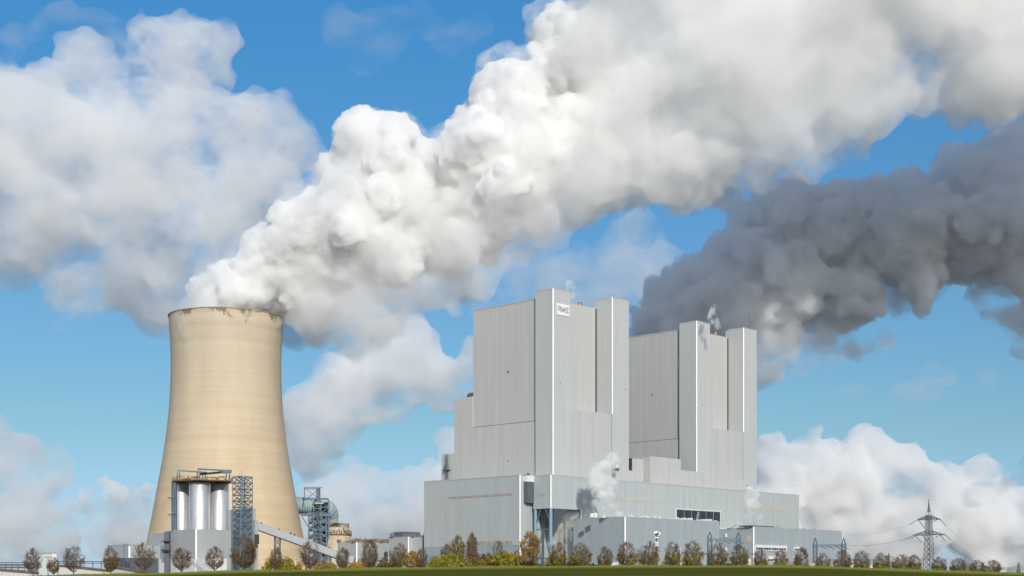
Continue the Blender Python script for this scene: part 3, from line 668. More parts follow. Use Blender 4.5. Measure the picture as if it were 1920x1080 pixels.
# ------------------------------------------------------------------ flue duct, its steel tower and the scrubber
def flue():
    D = 950
    r = thing('flue_gas_duct', 'thick teal flue gas duct entering the back of the cooling tower', 'duct', at(575, 1060, D))
    cy_ = 948; rr = pxm(15.5, D)
    pts = [at(530, 946, D + 25), at(560, cy_, D + 8), at(600, cy_ + 2, D)]
    pts += [at(602 + 17 * math.sin(t), cy_ + 19 - 17 * math.cos(t), D + 6 * t) for t in (R(22), R(45), R(67), R(90))] + [at(619, 988, D + 10)]
    o = MB(); rings = MB(); V = [Vector(p) for p in pts]
    n = 28
    fr = []
    for i, p in enumerate(V):
        d = (V[min(i + 1, len(V) - 1)] - V[max(i - 1, 0)]).normalized(); yv = Vector((0, 1, 0)); x = d.cross(yv).normalized(); fr.append([p + (x * math.cos(a) + x.cross(d) * math.sin(a)) * rr for a in [2 * math.pi * k / n for k in range(n)]])
    vs = [q for f in fr for q in f]; o.add(vs, [(j * n + i, j * n + (i + 1) % n, (j + 1) * n + (i + 1) % n, (j + 1) * n + i) for j in range(len(fr) - 1) for i in range(n)], True)
    o.build('duct_shell', M['teal'], r)
    for i in range(11):
        x = 553 + i * 4.6; c = Vector(at(x, cy_ + (x - 560) * .05, D + 8 - (x - 560) * .2)); d = (V[2] - V[1]).normalized()
        rings.tube(c - d * .18, c + d * .18, rr * 1.045, 28)
    for t in (R(20), R(38), R(56), R(74), R(92)):
        c = Vector(at(602 + 17 * math.sin(t), cy_ + 19 - 17 * math.cos(t), D + 6 * t)); d = (Vector(at(602 + 17 * math.sin(t + .1), cy_ + 19 - 17 * math.cos(t + .1), D + 6 * (t + .1))) - c).normalized(); rings.tube(c - d * .18, c + d * .18, rr * 1.045, 28)
    rings.build('stiffener_ring', plain('teal_ring', (.24, .33, .35), .5), r)
    # steel tower
    r = thing('duct_support_tower', 'dark blue steel frame tower carrying the flue gas duct', 'steel tower', at(598, 1060, D - 25))
    def sq(p0, p1, d0, d1): a = [local(p0, d0), local(p1, d0), local(p1, d1), local(p0, d1)]; return [tuple(q) for q in a]
    def bd(mb, p0, p1, y0, y1, n, w, d0=D - 24, d1=D + 12, **k): return lattice(mb, sq(p0, p1, d0, d1), zat(y0, d0), zat(y1, d0), n, w, **k)
    f = MB(); bd(f, 579, 612, 1062, 962, 7, .7); bd(f, 588, 602, 1062, 940, 9, .55, D - 26, D - 12); bd(f, 598, 616, 1010, 936, 5, .6, cross=False); bd(f, 571, 599, 936, 915, 1, .4, D - 10, D, cross=False); bd(f, 593, 600, 936, 914, 4, .35, D - 14, D - 8)
    f.bar(at(564, 965, D - 24), at(618, 966, D - 24), 1.5, 1.7); f.bar(at(566, 968, D - 24), at(580, 992, D - 24), .5); f.bar(at(569, 914.5, D - 8), at(604, 914.5, D - 8), .8, .6); f.bar(at(572, 935, D - 24), at(614, 935, D - 24), .9)
    f.build('frame', M['steel'], r)
    p = MB(); rg = random.Random(5)
    for y in (946, 956, 975, 990, 1005, 1020, 1035):
        p.prism(sq(588 if y < 960 else 582, 616 if y < 960 else 610, D - 22, D + 6), zat(y, D), zat(y, D) + .5)
    for i in range(26):
        px = rg.uniform(585, 612); y = rg.uniform(940, 1040); c = Vector(at(px, y, D - rg.uniform(0, 20))); w = rg.uniform(.8, 3.0); p.bar(c, c + Vector((w, 0, rg.uniform(-3, 3))), rg.uniform(.4, 1.4))
    p.build('platform', M['steel'], r)
    q = MB()
    for px in (592, 596, 604): q.bar(at(px, 1060, D - 18), at(px, 975, D - 18), .9)
    q.prism(sq(590, 606, D - 27, D - 25), zat(949, D), zat(946.5, D)); q.build('cable_riser', M['tanlight'], r)
    # scrubber vessel
    DV = 962; c = local(631, DV)
    r = thing('scrubber_vessel', 'round beige scrubber tank ringed with dark platforms', 'tank', (c.x, c.y, GZ))
    def rad(p): return pxm(p, DV)
    MB().lathe([(rad(27), GZ), (rad(27), zat(1004, DV)), (rad(23), zat(1003, DV)), (rad(23), zat(990, DV)), (rad(17), zat(984, DV)), (rad(8), zat(982, DV)), (.1, zat(982, DV))], c, 40).build('shell', M['beige'], r)
    k = MB()
    for y, w in ((1004, 28.5), (984, 15)): z = zat(y, DV); k.lathe([(rad(w - 3), z), (rad(w), z), (rad(w), z + .8), (rad(w - 3), z + .8)], c, 40)
    for i in range(40):
        a = 2 * math.pi * i / 40
        for y, w in ((1004, 28), (990, 23)): z = zat(y, DV); k.bar((c.x + rad(w) * math.cos(a), c.y + rad(w) * math.sin(a), z), (c.x + rad(w) * math.cos(a), c.y + rad(w) * math.sin(a), z + 3.2), .18)
    for y, w in ((996, 28), (984, 23)): z = zat(y, DV); k.lathe([(rad(w), z), (rad(w) + .15, z + .1), (rad(w), z + .2)], c, 40)
    for i in range(16):
        a = -math.pi * (i + .5) / 16; z = zat(rg.uniform(990, 1000), DV); rr2 = rad(24.2); k.bar((c.x + rr2 * math.cos(a), c.y + rr2 * math.sin(a), z), (c.x + rr2 * math.cos(a + .1), c.y + rr2 * math.sin(a + .1), z - 3.5), .5)
    for i in range(10): k.bar(at(rg.uniform(614, 640), 984, DV - 10), at(rg.uniform(614, 640), rg.uniform(978, 982), DV - 10), .5)
    k.build('platform', M['rust'], r)
flue()

# ------------------------------------------------------------------ low buildings between tower and halls, and at the left edge
def low_buildings():
    rg = random.Random(11)
    def bld(px, D, pl, pr, yt, name, label, mat, trim=False, clutter=0, ccol='rust'):
        C, s, t, rc = wedge(px, D, pl, pr); z = zat(yt, C.y)
        r = thing(name, label, 'building', (C.x, C.y, GZ))
        MB().prism(rc, GZ, z).build('wall', mat, r)
        MB().prism([tuple(Vector(p) + (Vector(p) - (C + eL * s / 2 + eR * t / 2)) * .01) for p in rc], z, z + .35).build('roof', M['plinth'], r)
        if trim: ctrim(C, GZ, z, .8).build('corner_trim', M['white'], r)
        if clutter:
            q = MB()
            for i in range(clutter):
                c = C + eL * s * rg.random() + eR * t * rg.random(); h = rg.uniform(.6, 2.4); w = rg.uniform(.3, 2.2)
                q.prism([(c.x - w, c.y - w), (c.x + w, c.y - w), (c.x + w, c.y + w), (c.x - w, c.y + w)], z + .35, z + .35 + h)
                if rg.random() < .3: q.bar((c.x, c.y, z), (c.x, c.y, z + rg.uniform(2, 4.5)), .2)
            build_each(q, 'roof_plant', M[ccol], r)
        return r, C, s, t, z
    bld(669, 870, 633, 727, 1017, 'workshop_building', 'low pale grey building with cluttered roof right of the scrubber', M['grey'], True, 46)
    r, C, s, t, z = bld(766, 850, 730, 799, 1007, 'filter_building', 'taller grey building with dark roof housings beside the wide hall', M['grey'], True, 34, 'dark_and_shade')
    p = C + eR * t * .5 + eL * s * .3; w = eR * t * .5; q = eL * s * .5
    MB().prism([tuple(p - w * .9), tuple(p + w * .95), tuple(p + w * .95 + q), tuple(p - w * .9 + q)], z + .4, z + 3.4).build('roof_housing', M['dark_and_shade'], r)
    # left edge
    bld(98, 480, 73, 106, 1038, 'white_gatehouse', 'white box shaped building at the far left behind bare trees', M['white'])
    r, C, s, t, z = bld(238, 640, 201, 300, 1022.5, 'grey_store', 'low grey store with dark undercroft left of the silos', M['grey'])
    MB().prism([tuple(Vector(p) + Vector((-.5, -1.2))) for p in [tuple(C + eL * s), tuple(C), tuple(C + eR * t), tuple(C + eR * t + eL * s)]], GZ - 1, zat(1046, C.y)).build('undercroft', M['dark_and_shade'], r)
    o = MB(); c = local(236, 622)
    for d in (-.9, .9): o.bar((c.x + d, c.y, zat(1046, 622)), (c.x + d, c.y, zat(1018, 622)), .25)
    for i in range(10): z2 = zat(1046 - i * 2.8, 622); o.bar((c.x - .9, c.y, z2), (c.x + .9, c.y, z2), .2)
    o.build('wall_ladder', M['steel'], r)
    d = local(242.5, 620); MB().prism([(d.x - .4, d.y), (d.x + .4, d.y), (d.x + .4, d.y + .5), (d.x - .4, d.y + .5)], zat(1046, 620), zat(1024, 620)).build('white_downpipe', M['white'], r)
    # long white sheds with sloping roof lines
    def shed(p0, y0, p1, y1, D, label):
        a = local(p0, D); b = local(p1, D + 20)
        g = thing('storage_shed', label, 'shed', ((a.x + b.x) / 2, D, GZ))
        n = Vector((0, 14)); MB().prism([tuple(a), tuple(b), tuple(b + n), tuple(a + n)], GZ - 2, [zat(y0, D), zat(y1, D), zat(y1, D), zat(y0, D)]).build('wall', M['panel'], g)
        u = Vector((0, -.6)); MB().prism([tuple(a + u), tuple(b + u), tuple(b + n), tuple(a + n)], [zat(y0, D) + .05, zat(y1, D) + .05, zat(y1, D) + .05, zat(y0, D) + .05], [zat(y0, D) + .6, zat(y1, D) + .6, zat(y1, D) + .6, zat(y0, D) + .6]).build('roof', M['rust'], g)
    shed(-30, 1068, 70, 1076, 470, 'low white shed with a brown roof edge at the far left')
    shed(110, 1062, 205, 1072, 500, 'low white shed between the white box and the grey store')
    shed(205, 1064, 262, 1074, 520, 'small white shed in front of the grey store')
    # pipe bridge at the far left
    D = 560; g = thing('pipe_bridge', 'pipe bridge on thin posts running out at the far left', 'pipe bridge', at(25, 1080, D))
    q = MB()
    for y in (1055, 1060.5): q.bar(at(-60, y, D), at(72, y, D), .5)
    for px in range(-50, 72, 12): q.bar(at(px, 1085, D), at(px, 1054, D), .35)
    q.build('frame', M['steel'], g)
    q = MB()
    for y, rr in ((1057, .35), (1058.6, .3), (1063, .45)): q.tube(at(-60, y, D + 2), at(72, y, D + 2), rr, 8)
    q.build('pipe', M['panel'], g)
    q2 = MB()
    for i in range(30): px = rg.uniform(-40, 70); q2.bar(at(px, 1062, D + 3), at(px + rg.uniform(2, 7), 1062, D + 3), .5, rg.uniform(.5, 1.2))
    q2.build('fitting', M['rust'], g)
    D = 640; g = thing('pipe_bridge', 'long thin pipe bridge passing behind the bare trees left of the silos', 'pipe bridge', at(160, 1075, D))
    q = MB(); q.bar(at(105, 1053, D), at(205, 1053, D), .5); q.bar(at(105, 1056, D), at(205, 1056, D), .35)
    for px in range(110, 205, 16): q.bar(at(px, 1080, D), at(px, 1052, D), .35)
    q.build('frame', M['steel'], g)
    # white garden wall and pale kiosks seen between trunks on the right half
    for i, (px, y, w, D, lb, mt) in enumerate(((1392, 1047, 26, 700, 'small white cabin behind the trees below the left gantry', 'panel'), (1135, 1054, 40, 640, 'low white shed behind the hedge left of the front hall corner', 'panel'), (1516, 1056, 24, 720, 'small orange roofed hut behind the yellow bush', 'tanlight'), (1600, 1056, 90, 900, 'long low white shed far behind the tree row', 'panel'))):
        C, s, t, rc = wedge(px, D, px - w * .4, px + w * .6); g = thing('site_cabin', lb, 'cabin', (C.x, C.y, GZ)); z = zat(y, D)
        MB().prism(rc, GZ, z).build('wall', M[mt], g); MB().prism([tuple(Vector(p) + (Vector(p) - (C + eL * s / 2 + eR * t / 2)) * .06) for p in rc], z, z + .35).build('roof', M['tan'], g)
low_buildings()

# ------------------------------------------------------------------ masts, gantries, pylons, cables
def masts():
    # portal gantries of the switchyard
    def portal(p0, p1, ypk, yb, D, label):
        g = thing('switchyard_gantry', label, 'gantry', (local((p0 + p1) / 2, D).x, D, GZ), 'blue grey switchyard gantries')
        for px in (p0, p1):
            c = local(px, D); w = 1.0; sq = [(c.x - w, c.y - w), (c.x + w, c.y - w), (c.x + w, c.y + w), (c.x - w, c.y + w)]; zt = zat(yb - 3, D)
            m = lattice(MB(), sq, GZ, zt, 7, .26)
            for q in sq: m.bar((*q, zt), (c.x, c.y, zat(ypk, D)), .26)
            m.build('post', M['steel'], g)
        b = MB(); za = zat(yb + 1.5, D); zb = zat(yb - 1.8, D); x0 = local(p0, D).x; x1 = local(p1, D).x; n = 12
        for dy in (-.8, .8):
            for z in (za, zb): b.bar((x0, D + dy, z), (x1, D + dy, z), .28)
            for i in range(n):
                u = x0 + (x1 - x0) * i / n; v = x0 + (x1 - x0) * (i + 1) / n; b.bar((u, D + dy, za if i % 2 else zb), (v, D + dy, zb if i % 2 else za), .2)
        b.build('cross_beam', M['steel'], g)
        s = MB()
        for t in (.2, .45, .7, .95): u = x0 + (x1 - x0) * t; s.bar((u, D, za), (u + 3.2, D - 2, za - 1.6), .3)
        build_each(s, 'insulator', M['dark_and_shade'], g)
    portal(1331, 1384.5, 997, 1012, 690, 'lattice portal gantry in front of the front hall')
    portal(1528.5, 1582, 1008, 1023, 760, 'lattice portal gantry at the right end of the window block')
    for (p0, p1, y, D, lb) in ((1312, 1422, 1039, 720, 'low busbar frame beneath the front hall gantry'), (1546, 1668, 1050, 860, 'low busbar frame right of the window block'), (1862, 1990, 1066, 860, 'low busbar frame at the far right edge')):
        g = thing('busbar_frame', lb, 'busbar frame', (local((p0 + p1) / 2, D).x, D, GZ), 'low busbar frames')
        b = MB(); n = 16
        for yy in (y - 1.4, y + 1.4): b.bar(at(p0, yy, D), at(p1, yy, D), .3)
        for i in range(n): u = p0 + (p1 - p0) * i / n; v = p0 + (p1 - p0) * (i + 1) / n; b.bar(at(u, y + (1.4 if i % 2 else -1.4), D), at(v, y + (-1.4 if i % 2 else 1.4), D), .2)
        b.build('beam', M['steel'], g)
        q = MB()
        for i in range(5): u = p0 + (p1 - p0) * i / 4; x, yy, z = at(u, y, D); q.bar((x, yy, GZ - 1), (x, yy, z), .4)
        q.build('post', M['steel'], g)
    # telecom mast
    D = 560; x = local(1231, D).x; g = thing('telecom_mast', 'slim dark mast with dish and antennas before the front hall', 'mast', (x, D, GZ))
    MB().tube((x, D, GZ), (x, D, zat(998, D)), .55, 10, .3).build('pole', M['dark_and_shade'], g)
    q = MB(); q.tube((x - .2, D - .9, zat(1000, D)), (x - .2, D - .5, zat(1000, D)), 1.0, 16); q.tube((x + .9, D - .9, zat(1000.5, D)), (x + .9, D - .4, zat(1000.5, D)), .7, 16); q.build('dish', M['panel'], g)
    q = MB()
    for y in (1003, 1005, 1009, 1018, 1021, 1024): q.prism([(x - .9, D - .9), (x + .7, D - .9), (x + .7, D - .2), (x - .9, D - .2)], zat(y, D), zat(y, D) + .45)
    build_each(q, 'antenna', M['panel'], g)
    # lamp posts
    for i, (px, yt, D, lb, dbl) in enumerate(((90, 1045, 440, 'double headed lamp post before the white box building', True), (493.5, 1050, 500, 'thin lamp post below the conveyor head', False), (554, 1049, 500, 'thin pale lamp post left of the yellow shrubs under the conveyor', False), (583, 1056, 470, 'short white post beneath the conveyor gallery', False), (771, 1010, 800, 'tall thin post beside the filter building', False), (819.5, 1040, 640, 'thin white post before the left end of the wide hall', False), (1163.5, 1038, 560, 'white flagpole beside the front hall corner', False), (1276, 1023, 600, 'thin post between two round trees before the front hall', False))):
        x = local(px, D).x; g0 = ground(x, D); zt = zat(yt, D)
        g = thing('lamp_post', lb, 'lamp post', (x, D, g0 - .2), 'thin posts along the plant edge')
        MB().tube((x, D, g0 - .3), (x, D, zt), .16, 8, .1).build('pole', M['panel'] if not dbl else M['steel'], g)
        q = MB()
        for s_ in ((-1, 1) if dbl else (1,)): q.bar((x, D, zt), (x + s_ * (1.4 if dbl else .5), D, zt + .1), .2, .16)
        q.build('lamp_head', M['dark_and_shade'], g)
    # main pylon
    D = 700; x = local(1741.5, D).x
    g = thing('electricity_pylon', 'large lattice electricity pylon with two crossarms at right', 'pylon', (x, D, GZ))
    def P(px, y, dy=0): p = at(px, y, D); return (p[0], p[1] + dy, p[2])
    def sqh(h, ang=R(20)):
        return [(x + h * math.cos(ang + k * math.pi / 2 + math.pi / 4), D + h * math.sin(ang + k * math.pi / 2 + math.pi / 4)) for k in range(4)]
    w = .15; m = MB(); zb = GZ; z1 = zat(1000, D); z2 = zat(966, D); z3 = zat(936, D)
    lattice(m, sqh(pxm(11, D)), zb, z1, 9, w, top=sqh(pxm(7.5, D))); lattice(m, sqh(pxm(7.5, D)), z1, z2, 7, w, top=sqh(pxm(5, D)))
    for q in sqh(pxm(5, D)): m.bar((*q, z2), (x, D, z3 - 3), w)
    lattice(m, sqh(pxm(2, D)), z2 + 1.5, z3 - 2, 4, w * .6, top=sqh(.25)); m.bar((x, D, z3 - 4), (x, D, z3), .3)
    m.build('lattice_mast', M['pylon'], g)
    for (y, l, r_, yu) in ((974, 1720.5, 1762, 967), (1003, 1713, 1771, 995)):
        m = MB()
        for dy in (-.9, .9):
            m.bar(P(l, y + .8, dy * .4), P(r_, y - 1.2, dy * .4), .42)
            for e_, s_ in ((l, -1), (r_, 1)):
                m.bar(P(e_, y, 0), P(1741.5 + s_ * 4, yu, dy), .3)
            for k in range(8):
                u = l + (r_ - l) * k / 8; v = l + (r_ - l) * (k + 1) / 8
                def top(p): t = abs(p - 1741.5) / ((r_ - l) / 2); return yu + (y - yu) * min(1, t)
                m.bar(P(u, y, dy), P(v, top(v), dy), .18); m.bar(P(v, y, dy), P(v, top(v), dy), .18)
        m.build('crossarm', M['pylon'], g)
    ins = MB(); cab = []
    L1 = [((1720.5, 974.5), (1705, 984)), ((1722.5, 976), (1734, 990)), ((1762, 973), (1774, 986)), ((1759, 973.5), (1747, 979)), ((1713, 1004), (1697, 1011)), ((1718, 1004), (1707.5, 1010.5)), ((1716, 1004), (1728, 1016.5)), ((1729, 1003), (1741, 1016)), ((1771, 1001.5), (1783, 1012)), ((1763, 1003), (1772, 1014.5)), ((1764, 1003.5), (1754, 1007))]
    for (p, q) in L1: ins.bar(P(*p), P(*q), .30)
    build_each(ins, 'insulator', M['dark_and_shade'], g)
    # conductors sag to the right and run off to the left
    def cable(p, q, sag, label, Dq):
        a = Vector(P(*p)); b = Vector(at(q[0], q[1], Dq)); mb = MB(); n = 18; last = a
        for i in range(1, n + 1):
            t = i / n; c = a.lerp(b, t) - Vector((0, 0, 4 * sag * t * (1 - t))); mb.bar(last, c, .055); last = c
        tag(settle(mb.build('power_line', M['cable'])), label, 'power line', 'power lines hanging from the pylon')
    lab = 'thin dark conductor running down from the pylon to the right'
    for (p, q) in (((1774, 986), (1884, 1062)), ((1783, 1012), (1886, 1066)), ((1772, 1014.5), (1874, 1068)), ((1741, 1016), (1822, 1064)), ((1728, 1016.5), (1818, 1068)), ((1754, 1007), (1880, 1069))):
        cable(p, q, 2.5, lab, 780)
    lab = 'faint thin conductor running from the pylon to the left'
    for (p, q) in (((1705, 984), (1588, 1003)), ((1697, 1011), (1586, 1022)), ((1707.5, 1010.5), (1534, 1024))): cable(p, q, 1.5, lab, 764)
    # far small pylons
    for i, (px, yt, D2, lb) in enumerate(((1666.5, 1038, 1500, 'small distant pylon beside a bare tree left of the large pylon'), (1843, 1055, 1600, 'small distant pylon between the last two trees'), (1910, 1055.5, 1500, 'small distant pylon at the far right edge'))):
        xx = local(px, D2).x; g = thing('distant_pylon', lb, 'pylon', (xx, D2, GZ), 'small pylons far off')
        c = lambda h: [(xx - h, D2 - h), (xx + h, D2 - h), (xx + h, D2 + h), (xx - h, D2 + h)]
        lattice(MB(), c(2.4), GZ, zat(yt, D2), 7, .5, top=c(.3)).build('lattice_mast', M['pylon'], g)
        q = MB(); zz = zat(yt + 6, D2); q.bar((xx - 5, D2, zz), (xx + 5, D2, zz), .6); q.build('crossarm', M['pylon'], g)
masts()

# ------------------------------------------------------------------ trees and shrubs
def mesh_from(V, Fc, name, mat):
    me = bpy.data.meshes.new(name); me.from_pydata(V, [], Fc); me.update(); me.materials.append(mat); return me
crest_grass()
def leaf_quads(pts, size, rng, V, Fc):
    for p in pts:
        n = rng.normal(size=3); n /= np.linalg.norm(n); a = np.cross(n, rng.normal(size=3)); a /= np.linalg.norm(a); b = np.cross(n, a)
        s = size * rng.uniform(.6, 1.4); k = len(V)
        V += [tuple(p - a * s - b * s * .2), tuple(p + b * s * .6), tuple(p + a * s), tuple(p - b * s * .7)]; Fc.append((k, k + 1, k + 2, k + 3))
def tree_parts(seed, prof, zlow=2.2, twig=26, leaves=(), trunk_r=.2, lean=.0):
    """tree 10 m high: prof(t) gives the crown radius for t = 0 (foot of crown) .. 1 (tip)"""
    rng = np.random.default_rng(seed); H = 10.0; out = []
    tr = MB(); pts = [Vector((0, 0, -.6)), Vector((.05, 0, 1.2)), Vector((rng.uniform(-.1, .1), rng.uniform(-.1, .1), zlow + .6)), Vector((rng.uniform(-.2, .2), rng.uniform(-.2, .2), 5.2)), Vector((rng.uniform(-.2, .2), 0, 7.6))]
    rr = [trunk_r * 1.25, trunk_r, trunk_r * .9, trunk_r * .55, trunk_r * .2]
    for i in range(4): tr.tube(pts[i], pts[i + 1], rr[i], 8, rr[i + 1], caps=False)
    def axis(z):
        zs = [p.z for p in pts]; return Vector((np.interp(z, zs, [p.x for p in pts]), np.interp(z, zs, [p.y for p in pts]), z))
    bumps = rng.normal(size=(6, 3)); bumps /= np.linalg.norm(bumps, axis=1)[:, None]; bs = rng.uniform(-.22, .2, 6)
    def radius(z, a):
        t = (z - zlow) / (H - zlow)
        if t <= 0 or t >= 1: return .15
        d = np.array([math.cos(a), math.sin(a), (t - .5) * 2]); d /= np.linalg.norm(d)
        return prof(t) * (1 + float(np.sum(bs * np.maximum(0, bumps @ d) ** 3)))
    tw = MB(); tips = []
    def limb(p, q, w, up=.35):
        n = 3; last = p
        for i in range(1, n + 1):
            t = i / n; c = p.lerp(q, t) + Vector((0, 0, -up * (p - q).length * t * (1 - t) * 1.2)) + Vector(rng.normal(size=3) * .05)
            tw.bar(last, c, w * (1 - .25 * i), None); last = c
        return last
    for i in range(twig):
        zt = zlow + (H - zlow) * (.12 + .86 * ((i + rng.random()) / twig)); a = rng.uniform(0, 2 * math.pi); r = radius(zt, a) * rng.uniform(.8, 1.0)
        q = Vector((math.cos(a) * r, math.sin(a) * r, zt)); zs = max(zlow * .85, zt - r * rng.uniform(.8, 1.3) - .8); p = axis(min(zs, 7.4))
        limb(p, q, .13); tips.append(q)
        for j in range(8):
            t = rng.uniform(.3, .95); p2 = p.lerp(q, t); a2 = a + rng.normal() * .7; z2 = p2.z + rng.uniform(.1, 1.9); z2 = min(z2, H * .99)
            r2 = min(radius(z2, a2) * rng.uniform(.75, 1.02), math.hypot(p2.x, p2.y) + 1.4); q2 = Vector((math.cos(a2) * r2, math.sin(a2) * r2, z2)); limb(p2, q2, .07, .15)
            for k in range(5):
                p3 = p2.lerp(q2, rng.uniform(.3, 1)); d = (q2 - p2).normalized() + Vector(rng.normal(size=3) * .55) + Vector((0, 0, .35)); q3 = p3 + d.normalized() * rng.uniform(.5, 1.2); tw.bar(p3, q3, .042); tips.append(q3)
    out.append(('trunk', mesh_from(tr.v, tr.f, 'trunk', M['bark']))); out.append(('branches', mesh_from(tw.v, tw.f, 'branches', M['twig'])))
    for (mat, n, t0, t1, size, inner) in leaves:
        V = []; Fc = []; P = []
        cl = []
        for _ in range(max(6, n // 28)):
            z = zlow + (H - zlow) * rng.uniform(t0, t1); a = rng.uniform(0, 2 * math.pi); r = radius(z, a) * math.sqrt(rng.uniform(inner, 1)); cl.append((math.cos(a) * r, math.sin(a) * r, z))
        for _ in range(n):
            c = cl[rng.integers(len(cl))]; P.append(np.array(c) + rng.normal(size=3) * .33)
        leaf_quads(P, size, rng, V, Fc); out.append(('leaves', mesh_from(V, Fc, 'leaves', M[mat])))
    return out
def oval(w, pk=.42): return lambda t: w * (math.sin(math.pi * min(1, t / (2 * pk))) if t < pk else math.cos(math.pi / 2 * ((t - pk) / (1 - pk)) ** 2.0)) ** .58 if 0 < t < 1 else .1
P_round = oval(3.9, .40); P_cone = oval(3.0, .33); P_tall = oval(1.9, .35); P_wide = oval(4.2, .45)
KINDS = {}
def proto(kind):
    if kind in KINDS: return KINDS[kind]
    k, v = kind.rsplit('_', 1); s = 100 + sum(map(ord, kind))
    if k == 'lime': p = tree_parts(s, P_round, leaves=(('olive', 900, .0, .6, .2, .3), ('green', 900, .0, .45, .2, .4), ('brown', 350, .2, .95, .16, .2), ('gold', 320, .0, .85, .16, .3)))
    elif k == 'bare': p = tree_parts(s, P_wide, twig=30, leaves=(('brown', 110, .1, .7, .14, .1),))
    elif k == 'leafy': p = tree_parts(s, P_round, twig=30, leaves=(('brown', 1100, .05, .85, .18, .1), ('olive', 500, .0, .5, .18, .1)))
    elif k == 'cone': p = tree_parts(s, P_cone, leaves=(('russet', 300, .1, .6, .15, .3), ('brown', 160, .1, .8, .14, .2)))
    elif k == 'purple': p = tree_parts(s, P_cone, twig=34, leaves=(('brown', 80, .1, .6, .12, .2),))
    elif k == 'gold': p = tree_parts(s, P_round, twig=20, zlow=1.2, leaves=(('gold', 2600, .0, .97, .22, .15), ('olive', 500, .0, .6, .2, .1)))
    elif k == 'olive': p = tree_parts(s, P_cone, twig=20, zlow=1.0, leaves=(('green', 1100, .0, .7, .2, .15), ('olive', 900, .1, .97, .2, .15), ('gold', 600, .0, .8, .2, .3)))
    elif k == 'poplar': p = tree_parts(s, P_tall, twig=34, zlow=1.4, leaves=(('tanleaf', 700, .1, .98, .15, .1),))
    KINDS[kind] = p; return p
def Dtree(px): return float(np.interp(px, [0, 300, 900, 1400, 1920], [420, 420, 440, 500, 620]))
TREES = [  # px, top, width px, kind, foreground offset, label
    (62, 1030, 40, 'bare_a', 'dark bare tree left of the white box building'), (100, 1046, 22, 'leafy_b', 'small brown leafy tree in front of the white box building'),
    (138, 1026, 42, 'bare_b', 'wide bare tree right of the white box building'), (207, 1028, 30, 'lime_a', 'narrow half bare tree at the left end of the grey store'),
    (271, 1020, 44, 'bare_c', 'broad pale twigged bare tree beside the grey store'), (340, 1029, 38, 'cone_a', 'neat brown cone shaped tree before the left part of the silo block'),
    (402, 1027, 32, 'cone_b', 'russet edged cone shaped tree before the right part of the silo block'), (459, 1006, 46, 'leafy_a', 'tall brown leafy tree at the foot of the lattice stair tower'),
    (519, 1028, 26, 'leafy_c', 'narrow brown tree beneath the conveyor trestle'), (581, 1016, 42, 'bare_d', 'rounded half bare tree in front of the sloping conveyor end'),
    (643, 1029, 28, 'purple_a', 'slim purple brown tree at the lower end of the conveyor'), (693, 1015, 34, 'purple_b', 'pointed bare tree before the workshop with the cluttered roof'),
    (748, 1020, 30, 'lime_b', 'pointed olive brown tree before the filter building'), (774, 1034, 28, 'gold_a', 'bright golden tree before the white strip of the filter building'),
    (791, 1030, 24, 'purple_c', 'slim dark bare tree at the left corner of the wide hall'), (838, 1023, 28, 'purple_d', 'brown bare tree left of the tall olive tree before the wide hall'),
    (858, 1006, 30, 'olive_a', 'tall olive and orange tree before the wide hall'), (886, 1003, 22, 'poplar_a', 'tall thin pale poplar right of the olive tree'),
    (934, 1017, 26, 'bare_e', 'small dark bare tree before the lower tan strip of the wide hall'), (992, 999, 38, 'gold_b', 'tall golden tree in front of the blue hall legs'),
    (1046, 1017, 34, 'lime_c', 'pinkish brown tree right of the blue hall legs'), (1089, 1020, 36, 'lime_d', 'round brown tree by the left end of the front hall'),
    (1134, 1026, 26, 'leafy_d', 'sparse reddish tree left of the front hall corner'), (1176, 1018, 36, 'lime_a', 'round olive brown tree on the white front hall corner'),
    (1217, 1017, 36, 'lime_b', 'round tree just left of the telecom mast'), (1261, 1018, 30, 'lime_c', 'first round tree right of the telecom mast'),
    (1299, 1016, 36, 'lime_d', 'pointed round tree midway between telecom mast and nearer gantry'), (1345, 1020, 34, 'lime_b', 'round tree below the left post of the front hall gantry'),
    (1386, 1023, 34, 'lime_a', 'dark round tree below the right post of the front hall gantry'), (1426, 1031, 26, 'lime_c', 'small round tree under the left end of the window band'),
    (1464, 1032, 26, 'lime_d', 'small round tree under the right end of the window band'), (1503, 1028, 30, 'cone_a', 'brown tree behind the yellow bush under the small window'),
    (1543, 1038, 26, 'lime_b', 'small round tree beside the left post of the right hand gantry'), (1580, 1033, 30, 'lime_a', 'round tree at the right post of the right hand gantry'),
    (1616, 1034, 30, 'lime_d', 'first round tree standing clear of all the buildings'), (1653, 1038, 32, 'lime_c', 'bare round tree beside the small distant pylon'),
    (1690, 1041, 32, 'lime_b', 'round tree second to the left of the large pylon'), (1715, 1042, 26, 'lime_a', 'round tree touching the left side of the large pylon'),
    (1761, 1045, 30, 'lime_c', 'dark round tree just right of the large pylon'), (1797, 1047, 30, 'lime_d', 'second round tree right of the large pylon'),
    (1832, 1051, 26, 'lime_b', 'third round tree right of the large pylon'), (1862, 1051, 28, 'lime_a', 'last round tree of the row at far right')]
